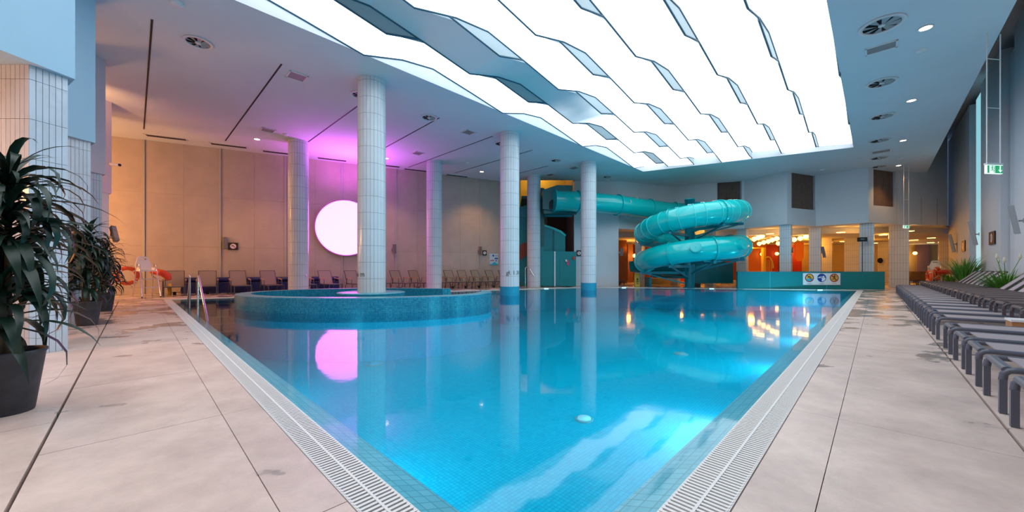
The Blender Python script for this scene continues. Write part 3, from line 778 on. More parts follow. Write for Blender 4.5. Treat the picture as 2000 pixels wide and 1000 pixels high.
# ================================================================ GRASSES ON THE RIGHT
BL = []
for i in range(8):
    r = random.Random(50+i); n = 6; vs = []; x = 0; z = 0; pit = 1.5-.05*i; L = .9+.06*i; W = .012
    for j in range(n+1):
        w_ = W*(1-(j/n)**2)+.0008; vs += [(x, -w_, z), (x, w_, z)]; x += math.cos(pit)*L/n; z += math.sin(pit)*L/n; pit -= (.08+.05*i)*j/n
    BL.append(MB().add(vs, [(2*j, 2*j+1, 2*j+3, 2*j+2) for j in range(n)]).mesh('blade', M['grass']))
def grassy(label, x, y, h, n, seed, heads=0, spread=.18, pot=.42):
    r = random.Random(seed); t = thing('potted_grass', label, 'potted plant', (x, y, 0), group='potted grasses among the loungers on the right')
    MB().lathe([(0, 0), (.17, 0), (.22, pot), (.2, pot), (.19, pot-.04)], n=24).build('pot', M['pot'], t)
    MB().lathe([(0, pot-.05), (.195, pot-.045)], n=16).build('soil', M['soil'], t)
    for k in range(n):
        o = bpy.data.objects.new('blade', BL[r.randrange(8)]); C.objects.link(o); o.parent = t
        a = r.uniform(0, 6.28); q = r.uniform(0, .12); o.location = (q*math.cos(a), q*math.sin(a), pot-.06)
        o.rotation_euler = (0, r.uniform(0, spread*2), a+r.uniform(-.4, .4)); s = h*r.uniform(.6, 1.0); o.scale = (s, 1.6, s)
    for k in range(heads):
        a = -2.6+k*1.9; top = h*(1.0+.12*(k % 2))
        pth = [(0, 0, pot-.05), (.1*math.cos(a), .1*math.sin(a), pot+top*.55), (.28*math.cos(a), .28*math.sin(a), pot+top)]
        MB().tube(pth, .008, 5).build('flower_stalk', M['grass'], t)
        MB().lathe([(.002, 0), (.035, .03), (.04, .09), (.02, .17), (.002, .2)], (pth[-1][0], pth[-1][1], pth[-1][2]-.02), 10).build('seed_head', M['flower'], t)
    return t
GB = (27.9, 19.8, 34.6)
grassy('tall upright tuft of green grass between the loungers under the first black wall sign', *AB(-3.02, GB[0]), 1.55, 260, 5, 0, .09)
grassy('spreading green grass with pale seed heads, nearest on the right', *AB(-3.0, GB[1]), 1.0, 260, 6, 4, .38)
grassy('small green grass tuft in front of the red buoys by the far right chair', *AB(-3.2, GB[2]), .75, 120, 7, 0, .3)
# ================================================================ LOUNGERS ON THE RIGHT
def right_lounger(L, z, fm, sm, label, group, back=False, z0=0.0):
    """x = away from the pool, y = across; front at x=0"""
    t = thing('sun_lounger', label, 'sun lounger', group=group)
    W = .66; r = .026
    for s in (-1, 1):
        y = s*(W/2-.02)
        path = [(.012, y, z-.11), (.018, y, z-.055), (.045, y, z-.025), (.09, y, z-.018), (L, y, z-.018)]
        MB().tube(path, r, 6).build('side_rail', fm, t)
        MB().bar((.012, y, z0), (.012, y, z-.1), .042, .05).build('leg', fm, t)
        MB().bar((L-.12, y, z0), (L-.12, y, z-.03), .042, .05).build('leg', fm, t)
    MB().tube([(.04, -W/2+.02, z-.02), (.04, W/2-.02, z-.02)], .038, 8, flat=.75).build('front_bar', fm, t)
    MB().bar((L-.02, -W/2+.02, z-.02), (L-.02, W/2-.02, z-.02), .04, .04).build('rear_bar', fm, t)
    MB().box((L/2+.05, 0, z-.006), (L-.16, W-.07, .012)).build('sling', sm, t)
    if back:
        s45 = .62; c45 = .78; BLn = .78
        p = Vector((L-.02, 0, z)); q = p+Vector((BLn*s45, 0, BLn*c45*.82))
        MB().bar(p, q, W-.08, .012).build('backrest', M['slingl'], t)
        for s in (-1, 1):
            o = Vector((0, s*(W/2-.03), -.005)); MB().bar(p+o, q+o+(q-p)*.05, .03, .035).build('backrest_frame', fm, t)
        MB().tube([q+Vector((.03, -.2, 0)), q+Vector((.03, .2, 0))], .035, 8).build('head_roll', M['black'], t)
    else:
        MB().bar((L*.55, -W/2+.03, z-.04), (L*.55, W/2-.03, z-.04), .03, .03).build('cross_bar', fm, t)
    return t
M['slingl'] = mat('pale_lilac_mesh', (.40, .35, .40), .7)
ra_ = math.atan2(-AX.y, -AX.x)
G1, G2 = 'flat grey sun loungers in the front row on the right', 'dark sun loungers stacked on the flat grey row'
tb_b = 9.2
rowb = [3.62, 4.38, 5.38, 6.38, 7.3, 8.38, 9.95, 11.1, 12.15, 13.25]+[14.3+1.02*k for k in range(14)]
def lname(i, n, kind):
    if i == 0: return 'nearest of the %s, at the right edge' % kind
    o = ['', 'second', 'third', 'fourth', 'fifth', 'sixth', 'seventh', 'eighth', 'ninth', 'tenth', 'eleventh', 'twelfth']
    if i < 12: return '%s from the camera among the %s' % (o[i], kind)
    k = n-1-i
    return ('farthest of the %s' % kind) if k == 0 else '%s from the far end among the %s' % (o[k] if k < 12 else 'middle one counted', kind)
p1 = None
for i, b in enumerate(rowb):
    lab = lname(i, len(rowb), 'flat grey loungers lining the deck')
    loc = AB(-.74, b, 0)
    if p1 is None: p1 = right_lounger(1.93, .385, M['char'], M['sling'], lab, G1); p1.location = loc; p1.rotation_euler = (0, 0, ra_)
    else: dup(p1, loc, ra_+R.uniform(-.012, .012), lab)
row2 = [b for b in rowb if b > 9]
p2 = None
for i, b in enumerate(row2):
    near_plant = any(abs(b-g) < (1.3 if g == GB[1] else .8) for g in GB)
    lab = lname(i, len(row2), 'dark loungers stacked on the grey ones')
    loc = AB(-1.60, b, .388)
    if p2 is None: p2 = right_lounger(1.14, .215, M['brownframe'], M['slingbr'], lab, G2, True); p2.location = loc; p2.rotation_euler = (0, 0, ra_); t = p2
    else: t = dup(p2, loc, ra_+R.uniform(-.012, .012), lab)
    if near_plant:      # the back lies flat where the plant stands
        for c in list(t.children):
            if c.name.startswith(('backrest', 'head_roll')): bpy.data.objects.remove(c)
# little box table
tt = thing('side_table', 'small wooden box table with white top between the grey loungers', 'table', AB(-1.62, tb_b, 0), ra_)
MB().box((0, 0, .445), (.42, .40, .03)).build('table_top', M['signwhite'], tt)
MB().box((0, 0, .37), (.40, .38, .11)).build('box_apron', M['wood'], tt)
for sx in (-1, 1):
    for sy in (-1, 1): MB().box((sx*.17, sy*.16, .16), (.04, .04, .32)).build('leg', M['wood'], tt)
# ================================================================ LOUNGE CHAIRS BY THE FAR WALL
def lounge_chair(label, group):
    """faces -y"""
    t = thing('lounge_chair', label, 'lounge chair', group=group); W = .70; zs = .42; fm = M['brownframe']
    MB().bar((0, -.85, zs), (0, .28, zs-.02), W-.04, .015).build('seat', M['slingbeige'], t)
    MB().bar((0, .25, zs), (0, .58, 1.12), W-.05, .015).build('backrest', M['slingbeige'], t)
    for s in (-1, 1):
        x = s*(W/2-.01)
        MB().bar((x, -.86, zs-.02), (x, .36, zs-.03), .03, .045).build('side_rail', fm, t)
        MB().bar((x, .25, zs), (x, .585, 1.13), .03, .03).build('backrest_frame', fm, t)
        MB().bar((x, -.84, 0), (x, -.82, zs), .04, .04).build('leg', fm, t)
        xo = s*(W/2+.045)
        MB().tube([(xo, -.38, 0), (xo, -.34, .60), (xo, -.32, .655)], .02, 6).build('leg', fm, t)
        MB().tube([(xo, .42, 0), (xo, .22, .45), (xo, .16, .70)], .02, 6).build('leg', fm, t)
        MB().bar((xo, -.36, .665), (xo, .20, .735), .05, .03).build('armrest', M['wood'], t)
    MB().bar((-W/2, -.85, zs-.02), (W/2, -.85, zs-.02), .03, .045).build('front_bar', fm, t)
    MB().bar((-W/2, .582, 1.125), (W/2, .582, 1.125), .025, .025).build('top_bar', fm, t)
    MB().tube([(-.06, .1, .07), (.06, .1, .07)], .07, 12).build('wheel', M['black'], t)
    MB().tube([(-.24, -.3, zs-.05), (-.2, .1, .12), (.2, .1, .12), (.24, -.3, zs-.05)], .012, 5).build('wheel_bracket', fm, t)
    return t
GC = 'beige lounge chairs along the far left wall'
cpx = [(341, .15), (405, .0), (468, .0), (529, 0), (592, 0), (642, 0), (694, 0), (735, 0), (782, 0), (818, 0), (853, 0), (886, 0), (912, 0), (938, 0), (966, 0), (992, 0)]
cnames = ['first beige lounge chair, beside the lifeguard chair', 'second beige lounge chair from the left, behind the ladder rails', 'third beige lounge chair from the left, before the blue bench',
          'fourth beige lounge chair from the left, by the warm column', 'beige lounge chair mostly hidden by the warm lit column', 'beige lounge chair directly under the left of the pink disc',
          'beige lounge chair under the pink disc, cut by the nearest column', 'beige lounge chair hidden behind the nearest column', 'first beige lounge chair right of the nearest column',
          'second beige lounge chair right of the nearest column', 'beige lounge chair behind the column right of the pink disc', 'beige lounge chair just right of the fifth column',
          'beige lounge chair third from the blue-footed column', 'beige lounge chair second from the blue-footed column, under the speaker', 'beige lounge chair beside the blue-footed column, under the poster',
          'last beige lounge chair, hidden behind the blue-footed column']
ch0 = None
for i, (u, tw) in enumerate(cpx):
    p = ray_wall(u, 560, WA+wn*1.55, WB+wn*1.55); rz = wang+((.26, .22, .34, .40, .42, .42, .45)[i] if i < 7 else .5 if i < 11 else .42)
    if ch0 is None: ch0 = lounge_chair(cnames[i], GC); ch0.location = (p.x, p.y, 0); ch0.rotation_euler = (0, 0, rz)
    else: dup(ch0, (p.x, p.y, 0), rz, cnames[i])
# navy bench behind them
for (u0, u1, lab) in ((357, 566, 'long dark blue vinyl bench behind the first chairs on the left'), (607, 662, 'short dark blue vinyl bench behind the chairs under the pink disc')):
    a, b = ray_wall(u0, 550, WA+wn*.45, WB+wn*.45), ray_wall(u1, 550, WA+wn*.45, WB+wn*.45)
    L = (b-a).xy.length; t = thing('vinyl_bench', lab, 'bench', ((a.x+b.x)/2, (a.y+b.y)/2, 0), wang)
    MB().box((0, 0, .2), (L, .5, .4)).build('base', M['navy'], t); n = max(1, int(L/1.6))
    for k in range(n):
        MB().tube([(-L/2+L*k/n+.03, .05, .66), (-L/2+L*(k+1)/n-.03, .05, .66)], .13, 10).build('bolster', M['navy'], t)
        MB().box((-L/2+L*(k+.5)/n, 0, .46), (L/n-.03, .48, .12)).build('cushion', M['navy'], t)
# ================================================================ LIFEGUARD CHAIRS, BUOYS
def guard_chair(label, loc, rz):
    t = thing('lifeguard_chair', label, 'lifeguard chair', loc, rz)
    S = M['steel']; zt_ = 1.12
    for sx in (-1, 1):
        MB().tube([(sx*.30, -.62, 0), (sx*.27, -.28, zt_), (sx*.27, -.2, zt_+.28), (sx*.27, .05, zt_+.31), (sx*.27, .16, zt_+.05)], .02, 8).build('leg', S, t)
        MB().tube([(sx*.32, .42, 0), (sx*.27, .2, zt_)], .02, 8).build('leg', S, t)
        for z in (.42, .78): MB().tube([(sx*.295, -.62+.34*z/zt_, z), (sx*.30, .42-.22*z/zt_, z)], .014, 6).build('side_rung', S, t)
        MB().lathe([(0, 0), (.028, 0), (.028, .04), (0, .04)], (sx*.30, -.62, 0), 10).build('foot_cap', M['black'], t)
    for z in (.42, .78): MB().tube([(-.29, -.62+.34*z/zt_, z), (.29, -.62+.34*z/zt_, z)], .016, 6).build('step_rung', S, t)
    MB().box((0, -.02, zt_+.02), (.52, .48, .05)).build('seat', M['plastic'], t)
    # moulded back with a hand slot
    sh = MB(); prof_ = [(-.26, 0), (.26, 0), (.27, .22), (.20, .44), (.17, .56), (.12, .60), (-.12, .60), (-.17, .56), (-.20, .44), (-.27, .22)]
    slot = [(-.11, .46), (.11, .46), (.11, .51), (-.11, .51)]
    tri = geometry.tessellate_polygon([[Vector((x, z, 0)) for x, z in prof_], [Vector((x, z, 0)) for x, z in slot]])
    allp = prof_+slot; f3 = lambda x, z, d: (x, .22+d+z*.3, zt_+.05+z)
    n_ = len(allp); vs = [f3(x, z, 0) for x, z in allp]+[f3(x, z, .045) for x, z in allp]
    fs = [tuple(f) for f in tri]+[tuple(i+n_ for i in f)[::-1] for f in tri]
    for a in (range(10), range(10, 14)):
        a = list(a); fs += [(a[i], a[(i+1) % len(a)], a[(i+1) % len(a)]+n_, a[i]+n_) for i in range(len(a))]
    sh.add(vs, fs).build('backrest', M['plastic'], t)
    for sx in (-1, 1): MB().prism([(sx*.27, -.15), (sx*.235, -.15), (sx*.235, .25), (sx*.27, .25)], zt_+.04, zt_+.16).build('seat_side', M['plastic'], t)
    return t
gl_ = G(292, 579)
guard_chair('white plastic lifeguard chair on steel legs by the far left pool corner', (gl_.x+.0, gl_.y-.15, 0), 1.05)
def buoy(label, c, rz, r=.36, tr=.085, group=None):
    t = thing('lifebuoy', label, 'lifebuoy', (c[0], c[1], c[2]-r-tr), rz, group); zc = r+tr
    MB().tube([(r*math.cos(a), 0, zc+r*math.sin(a)) for a in [2*PI*k/32 for k in range(32)]], tr, 10, closed=True).build('ring', M['orange'], t)
    for k in range(4):
        a = PI/4+k*PI/2; MB().tube([(r*math.cos(a+d), 0, zc+r*math.sin(a+d)) for d in (-.09, 0, .09)], tr+.006, 10, cap=False).build('band', M['plastic'], t)
    for k in range(4):
        a0 = PI/4+k*PI/2; pts = []
        for j in range(9):
            a = a0+PI/2*j/8; q = r+tr+.015+.07*math.sin(PI*j/8); pts.append((q*math.cos(a), -.02, zc+q*math.sin(a)-.05*math.sin(PI*j/8)))
        MB().tube(pts, .011, 5).build('grab_rope', M['rope'], t)
    return t
g2 = G(262, 579)
buoy('orange lifebuoy with cream rope hung on the left lifeguard chair', (g2.x+.0, g2.y-.3, .92), 1.15, .33)
def rescue_tube(label, pts, r, m='red'):
    t = thing('rescue_tube', label, 'rescue tube', (pts[0][0], pts[0][1], min(p[2] for p in pts)))
    mb = MB().tube(pts, [r*.55]+[r]*(len(pts)-2)+[r*.55], 12); mb.build('float', M[m], t, w=True)
    p, q = Vector(pts[0]), Vector(pts[-1]); MB().tube([p, p+Vector((.02, 0, -.16)), (p+q)/2+Vector((0, 0, -.25)), q], .012, 5).build('strap', M['black'], t, w=True)
r0 = Vector((gl_.x+.35, gl_.y+.5, .98))
rescue_tube('red rescue float hung at the back of the left lifeguard chair', [r0+Vector((-.75, 0, .10)), r0+Vector((-.5, .02, .1)), r0+Vector((-.25, .03, .04)), r0+Vector((-.05, .05, -.1)), r0+Vector((.02, .06, -.26))], .15)
yb = MB().lathe([(0, 0), (.07, 0), (.075, .03), (.075, .48), (.05, .54), (0, .55)], (gl_.x+.05, gl_.y+.9, .0), 14)
tag(yb.build('yellow_canister', M['yellow']), 'yellow canister standing behind the left lifeguard chair', 'canister')
# far right chair
gp = AB(-2.7, 36.2)
gc2 = guard_chair('white lifeguard chair by the far right corner above the red floats', (gp[0], gp[1], 0), -.9)
for i, (dx, dy, z, rz) in enumerate(((-.45, -.5, .95, .3), (-.75, -.35, .72, 1.0))):
    buoy(['orange lifebuoy leaning on the far right lifeguard chair, the right one', 'orange lifebuoy on the far right lifeguard chair, the left one'][i], (gp[0]+dx, gp[1]+dy, z), rz, .32, .09, 'lifebuoys at the far right chair')
rescue_tube('long red rescue float slung under the far right lifeguard chair', [Vector((gp[0]-.6, gp[1]-.6, 1.02)), Vector((gp[0]-.1, gp[1]-.7, 1.05)), Vector((gp[0]+.4, gp[1]-.75, .98)), Vector((gp[0]+.8, gp[1]-.7, .8))], .15)
# ================================================================ RAILS
def rail(label, pts, r=.022, group='steel pool entry handrails', feet=()):
    p = [Vector(q) for q in pts]; # rounded corners
    out = [p[0]]
    for i in range(1, len(p)-1):
        a, b, c = p[i-1], p[i], p[i+1]; d = min(.12, (a-b).length*.4, (c-b).length*.4)
        s, e = b+(a-b).normalized()*d, b+(c-b).normalized()*d
        for k in range(6): f = k/5; out.append(s*(1-f)**2+b*2*f*(1-f)+e*f*f)
    out.append(p[-1])
    t = thing('handrail', label, 'handrail', (p[0].x, p[0].y, min(q.z for q in p)), group=group)
    MB().tube(out, r, 10).build('rail_tube', M['steel'], t, w=True)
    for q in feet: MB().lathe([(0, 0), (.05, 0), (.05, .012), (r, .02)], q, 14).build('foot_flange', M['dsteel'], t, w=True)
def GW(u, v): return G(u, v, WL)
a, b = GW(371, 602), GW(360, 592)
rail('left of the two steel stair rails at the near left pool end', [(a.x, a.y, -.25), (a.x, a.y, 1.05), (b.x+.1, b.y, -.25)])
a, b = GW(387, 616), GW(411, 630)
rail('right, nearer of the two steel stair rails at the left pool end', [(a.x, a.y, -.3), (a.x, a.y, 1.07), (b.x, b.y, -.3)])
for u, v, lab in ((588, 573.0, 'curved steel ladder rail in front of the warm lit column'), (840, 566, 'curved steel ladder rail beside the column right of the pink disc'), (1026, 561.2, 'curved steel ladder rail in front of the farthest column')):
    q = G(u, v); s = q.y/F
    rail(lab, [(q.x, q.y, 0), (q.x, q.y, H+4*s), (q.x+7*s, q.y-.1, H+4*s), (q.x+17*s, q.y-.3, H-14*s)], .03, 'curved ladder rails at the far pool edge', [(q.x, q.y, 0)])
# ================================================================ WATER SLIDE
ax, ay = 11.4, 23.75; RS, rt = 2.72, .655
vd = Vector((.434, .90)); rd = Vector((.90, -.434))
def hp(th, z=None):
    """th in degrees, falls as the slide descends; 0 = right seen from the pool, -90 = front"""
    keys = [(150, 5.45), (90, 5.2), (0, 4.72), (-90, 4.27), (-180, 3.46), (-270, 3.0), (-360, 2.58), (-450, 2.27), (-540, 1.62), (-630, 1.2)]
    for (t0, z0), (t1, z1) in zip(keys, keys[1:]):
        if th >= t1:
            f = (th-t0)/(t1-t0); break
    zz = z0+(z1-z0)*f
    a = math.radians(th); p = Vector((ax, ay))+rd*RS*math.cos(a)+vd*RS*math.sin(a)
    return Vector((p.x, p.y, zz))
def smooth(pts, it=2):
    for _ in range(it):
        q = [pts[0]]
        for i in range(1, len(pts)-1): q.append((pts[i-1]+pts[i]*2+pts[i+1])/4)
        q.append(pts[-1]); pts = q
    return pts
sl = thing('tube_slide', 'big turquoise spiral tube slide winding round its post at the back of the pool', 'water slide', (ax, ay, 0))
# centre line
entry0 = Vector((2.75, 23.9, 5.62))
e1 = hp(95)
lead = []
for i in range(25):
    f = i/24; c1, c2 = entry0+Vector((4.2, .35, .02)), e1+Vector((-1.9, .75, .16))
    lead.append(entry0*(1-f)**3+c1*3*f*(1-f)**2+c2*3*f*f*(1-f)+e1*f**3)
coil = [hp(95-5*i) for i in range(1, 145)]
path = smooth(lead+coil, 4)
nl = len(lead)
def seg(i0, i1, name, m, r=rt, n=28, label=None): return MB().tube(path[i0:i1+1], r, n, cap=False).build(name, m, sl, w=True, label=label)
def idx(th): return nl-1+int(round((95-th)/5))
cuts = [0, 3, 9, 15, 21]+[idx(t) for t in (60, 15, -55, -110, -165, -220, -275, -330, -375, -425, -470, -525, -580, -625)]
for i in range(len(cuts)-1):
    seg(cuts[i], cuts[i+1], 'tube_section', M['teal'])
# bolted flanges
def flange(k, th=.035, dr=.075):
    p = path[k]; t = (path[min(k+1, len(path)-1)]-path[max(k-1, 0)]).normalized()
    o = MB().tube([p-t*th, p+t*th], rt+dr, 32).build('flange', M['teal'], sl, w=True)
    up = Vector((0, 0, 1)); s = t.cross(up).normalized(); u = s.cross(t); mb = MB()
    for j in range(26):
        a = 2*PI*j/26; c = p+(s*math.cos(a)+u*math.sin(a))*(rt+dr*.55)
        mb.tube([c-t*(th+.022), c+t*(th+.022)], .02, 5)
    mb.build('flange_bolts', M['tealpaint'], o, w=True, kind='stuff')
for k in cuts[:-1]: flange(k)
# raised ribs on the upper turn
for th_ in range(10, -178, -12):
    k = idx(th_); p = path[k]; t = (path[k+1]-path[k-1]).normalized()
    if any(abs(k-c) < 1 for c in cuts): continue
    MB().tube([p-t*.022, p+t*.022], rt+.028, 32).build('rib', M['tealrib'], sl, w=True)
# small light caps along the upper turn
for th_ in range(-20, -150, -14):
    p = path[idx(th_)]; out = Vector((p.x-ax, p.y-ay)).normalized()
    c = p+Vector((-out.x*.12, -out.y*.12, rt+.02)); MB().box(c, (.2, .12, .07), math.radians(-25)).build('roof_clip', M['fixture'], sl, w=True)
# round hatches on the lower turn
def hatch(u, v, th_, r=.30):
    p = path[idx(th_)]; out = Vector((p.x-ax, p.y-ay, 0)).normalized()
    d = (out+Vector((0, 0, .18))).normalized(); c = p+d*(rt-.06)
    o = MB().tube([c, c+d*.24], r, 28).build('hatch', M['teal'], sl, w=True)
    MB().tube([c+d*.24, c+d*.27], r*.88, 28).tube([c+d*.26, c+d*.30], .03, 8).build('hatch_lid', M['teal'], o, w=True)
hatch(0, 0, -443); hatch(0, 0, -402, .30)
for k, s in ((5, 1), (11, -1), (12, 1)):
    p = path[k]; d = Vector((.1*s, -.5, .85 if s > 0 else .15)).normalized(); c = p+d*(rt-.02)
    MB().tube([c, c+d*.1], .13, 14).build('vent_cap', M['grey'], sl, w=True)
p = path[4]+Vector((0, -rt-.01, .0)); MB().box(p, (.24, .04, .24)).build('junction_box', M['fixture'], sl, w=True)
cb = [path[5]+Vector((.0, -rt*.7, rt*.72)), path[5]+Vector((.05, -rt-.03, .1)), path[5]+Vector((-.3, -rt-.01, -.15)), path[4]+Vector((.1, -rt-.02, .0))]
MB().tube(cb, .016, 6).build('cable', M['tealpaint'], sl, w=True)
# post and arms
pst = MB().lathe([(.0, 0), (.40, 0), (.40, .06), (.29, .07), (.29, 5.62), (.31, 5.62), (.31, 5.72), (0, 5.72)], (ax, ay, 0), 28)
pst.build('support_post', M['tealpaint'], sl, w=True)
for th_ in (60, 10, -55, -110, -165, -220, -275, -330, -375, -425, -470, -525, -580):
    p = path[idx(th_)]; o = Vector((p.x-ax, p.y-ay, 0)).normalized(); zb = p.z-rt-.1
    tip = Vector((p.x, p.y, zb))+o*.35; b0 = Vector((ax, ay, zb))+o*.25
    arm = MB().bar(b0, tip, .14, .16).build('support_arm', M['tealpaint'], sl, w=True)
    if zb-.75 > .1: MB().bar(Vector((ax, ay, zb-.7))+o*.25, Vector((p.x, p.y, zb-.06)), .08, .08).build('brace', M['tealpaint'], arm, w=True)
    tt_ = Vector((-o.y, o.x, 0)); MB().bar(tip-o*.3-tt_*.5+Vector((0, 0, .05)), tip-o*.3+tt_*.5+Vector((0, 0, .05)), .12, .08).build('saddle', M['tealpaint'], arm, w=True)
a = math.radians(20)
MB().bar((ax, ay, 5.5), (ax+2.3, ay+.6, 5.45), .12, .14).build('top_arm', M['tealpaint'], sl, w=True)
# run-out trough
o0, o1 = path[-1], Vector((14.9, 24.35, .95))
e = (o1-o0); n_ = 8; vs = []
prf = [(-.75, .75), (-.78, .2), (-.62, -.35), (-.3, -.6), (.3, -.6), (.62, -.35), (.78, .2), (.75, .75)]
x0, x1, yy = 8.2, 14.25, 25.3
for k in range(7):
    f = k/6; cx_, cz_ = x0+(x1-x0)*f, 1.35-.30*f; hh = .55+.35*f
    for q in prf: vs.append((cx_, yy-.1*f+q[0]*.8, cz_+q[1]*hh))
m_ = len(prf)
MB().add(vs, [(i*m_+j, (i+1)*m_+j, (i+1)*m_+j+1, i*m_+j+1) for i in range(6) for j in range(m_-1)]).build('run_out', M['tealdark'], sl, w=True)
MB().box((13.2, 24.55, .95), (2.9, .08, 1.35)).build('run_out_shield', M['tealdark'], sl, w=True)
for x in (9.3, 12.6): MB().box((x, 25.3, .33), (.14, .9, .66)).build('trough_stand', M['tealpaint'], sl, w=True)
# ================================================================ START TOWER
tw = thing('slide_tower', 'dark green start tower and stair casing left of the tube slide', 'tower', (2.5, 26, 0))
Yt = 24.9
def px(u, Y): return (u-1000)*Y/F
def zz(v, Y): return H+(Y0-v)*Y/F
def panel(pts, Y, d, nm, m, parent=None):
    """outline in picture columns/rows at depth Y, given real thickness d"""
    P = [(px(u, Y), zz(v, Y)) for u, v in pts]; n = len(P)
    tri = geometry.tessellate_polygon([[Vector((x, z, 0)) for x, z in P]])
    vs = [(x, Y, z) for x, z in P]+[(x, Y+d, z) for x, z in P]
    fs = [tuple(f) for f in tri]+[tuple(i+n for i in f)[::-1] for f in tri]+[(i, (i+1) % n, (i+1) % n+n, i+n) for i in range(n)]
    o = MB().add(vs, fs).build(nm, M[m], parent or tw, w=True); return o
panel([(1060, 371), (1088, 361.5), (1118, 362), (1118, 411), (1088, 412), (1060, 408)], 24.3, 1.3, 'start_box', 'tealdark')
panel([(1056, 367), (1063, 367), (1063, 560.5), (1056, 560.5)], 25.6, .25, 'tower_post', 'tealdark')
panel([(1117, 405), (1127, 408), (1127, 417), (1062, 417), (1062, 409)], 24.5, .6, 'box_tray', 'tealdark')
panel([(1064, 419), (1118, 419), (1118, 423), (1064, 423)], 25.4, .3, 'beam', 'tealpaint')
panel([(1052, 440), (1062, 441), (1080, 447), (1096, 454), (1104, 460), (1104, 492), (1052, 492)], 25.8, .25, 'stair_casing', 'tealwall')
panel([(1052, 437), (1062, 438), (1081, 444), (1097, 451), (1106, 459), (1104, 462), (1095, 455), (1080, 448), (1062, 442), (1052, 441)], 25.75, .35, 'casing_rim', 'teal')
panel([(1081, 450), (1083, 450), (1083, 492), (1081, 492)], 25.72, .1, 'casing_joint', 'tealdark')
panel([(1056, 482), (1063, 482), (1063, 490), (1125, 491.5), (1125, 559), (1056, 559)], 25.3, .25, 'lower_casing', 'tealwall')
panel([(1082.5, 491), (1085, 491), (1085, 559.5), (1082.5, 559.5)], 25.25, .08, 'corner_strip', 'fixture')
dr = panel([(1094, 508), (1118, 508), (1118, 548), (1094, 548)], 25.27, .06, 'service_hatch', 'tealwall')
panel([(1106, 508), (1111, 508), (1112, 518), (1108, 518)], 25.22, .03, 'warning_label', 'signpink', dr)
panel([(1104, 507), (1107, 507), (1108, 511), (1105, 511)], 25.21, .03, 'warning_mark', 'signwhite', dr)
panel([(1119, 501), (1123, 501), (1123, 507), (1119, 507)], 25.22, .06, 'alarm_button', 'red', dr)
panel([(1014, 405), (1030, 400), (1030, 462), (1060, 462), (1060, 560), (1012, 560), (1012, 424)], 26.2, .3, 'stair_side', 'tealwall')
panel([(1014, 413), (1028, 405), (1028, 425), (1014, 422)], 26.1, .1, 'stair_flag', 'tealpaint')
panel([(1022, 474), (1028, 474), (1028, 498), (1014, 510), (1014, 480)], 26.1, .05, 'dark_opening', 'maroon')
MB().tube([(px(1076, 24.2), 24.2, zz(408, 24.2)), (px(1076, 24.2), 24.2, zz(396, 24.2)), (px(1078, 24.2), 24.2, zz(393, 24.2)), (px(1082, 24.2), 24.2, zz(392, 24.2))], .09, 10).build('pipe', M['black'], tw, w=True)
MB().box((2.55, 29.1, 6.5), (3.7, 3.7, .2)).build('light_blocking_slab', M['tealdark'], tw, w=True)  # slab added to keep the recess lamp off the lower tower
pb = MB().box((px(1106, 30.9), 30.9, 3.4), (3.2, .1, 6.6)).build('back_panel', M['maroon'], tw, w=True)
# small bench with rails left of the column
# ================================================================ TEAL BARRIER
b0, b1 = G(1441, 564.3), G(1730, 565.2)
d = (b1-b0); ang = math.atan2(d.y, d.x); L = d.length; mid = (b0+b1)/2
bt = thing('teal_barrier', 'long low teal barrier wall along the far right pool edge', 'barrier', (mid.x, mid.y+.12, 0), ang)
x = -L/2
jx = [(-L/2), -L/2+L*(1506-1441)/(289), -L/2+L*(1617-1441)/289, L/2]
for i in range(3): MB().box(((jx[i]+jx[i+1])/2, 0, .52), (jx[i+1]-jx[i]-.03, .18, 1.04)).build('barrier_panel', M['tealwall'], bt)
for xx in jx[1:3]: MB().box((xx, -.005, .52), (.03, .18, 1.04)).build('joint_strip', M['signcyan'], bt)
MB().box((0, 0, 1.05), (L, .2, .02)).build('cap_rail', M['tealpaint'], bt)
# ---- 2D marks
def marks(parent, polys, y):
    """polys: list of (material, [(x,z)...]); each laid a little farther out"""
    for i, (m, P) in enumerate(polys):
        n = len(P); yy_ = y-.002*(i+1)
        tri = geometry.tessellate_polygon([[Vector((a, b, 0)) for a, b in P]])
        vs = [(a, yy_, b) for a, b in P]+[(a, yy_+.0015, b) for a, b in P]
        fs = [tuple(f) for f in tri]+[tuple(q+n for q in f)[::-1] for f in tri]+[(q, (q+1) % n, (q+1) % n+n, q+n) for q in range(n)]
        MB().add(vs, fs).build('symbol', M[m], parent)
def circ(cx, cz, r, n=28, a0=0, a1=2*PI):
    return [(cx+r*math.cos(a0+(a1-a0)*k/n), cz+r*math.sin(a0+(a1-a0)*k/n)) for k in range(n+(0 if a1-a0 > 6.2 else 1))]
def lim(x0, z0, x1, z1, w_):
    dx, dz = x1-x0, z1-z0; l = math.hypot(dx, dz); nx, nz = -dz/l*w_/2, dx/l*w_/2
    return [(x0+nx, z0+nz), (x0-nx, z0-nz), (x1-nx, z1-nz), (x1+nx, z1+nz)]
def runner(cx, cz, s, m='signblack'):
    J = lambda a, b, c, d_, w_: (m, lim(cx+a*s, cz+b*s, cx+c*s, cz+d_*s, w_*s))
    return [(m, circ(cx+.12*s, cz+.62*s, .15*s, 12)), J(.05, .45, -.05, -.05, .26), J(.05, .38, .38, .18, .1), J(.38, .18, .6, .38, .1), J(-.02, .38, -.38, .42, .1), J(-.38, .42, -.55, .2, .1),
            J(-.05, -.05, .3, -.3, .14), J(.3, -.3, .12, -.7, .12), J(-.05, -.05, -.25, -.38, .14), J(-.25, -.38, -.65, -.32, .12)]
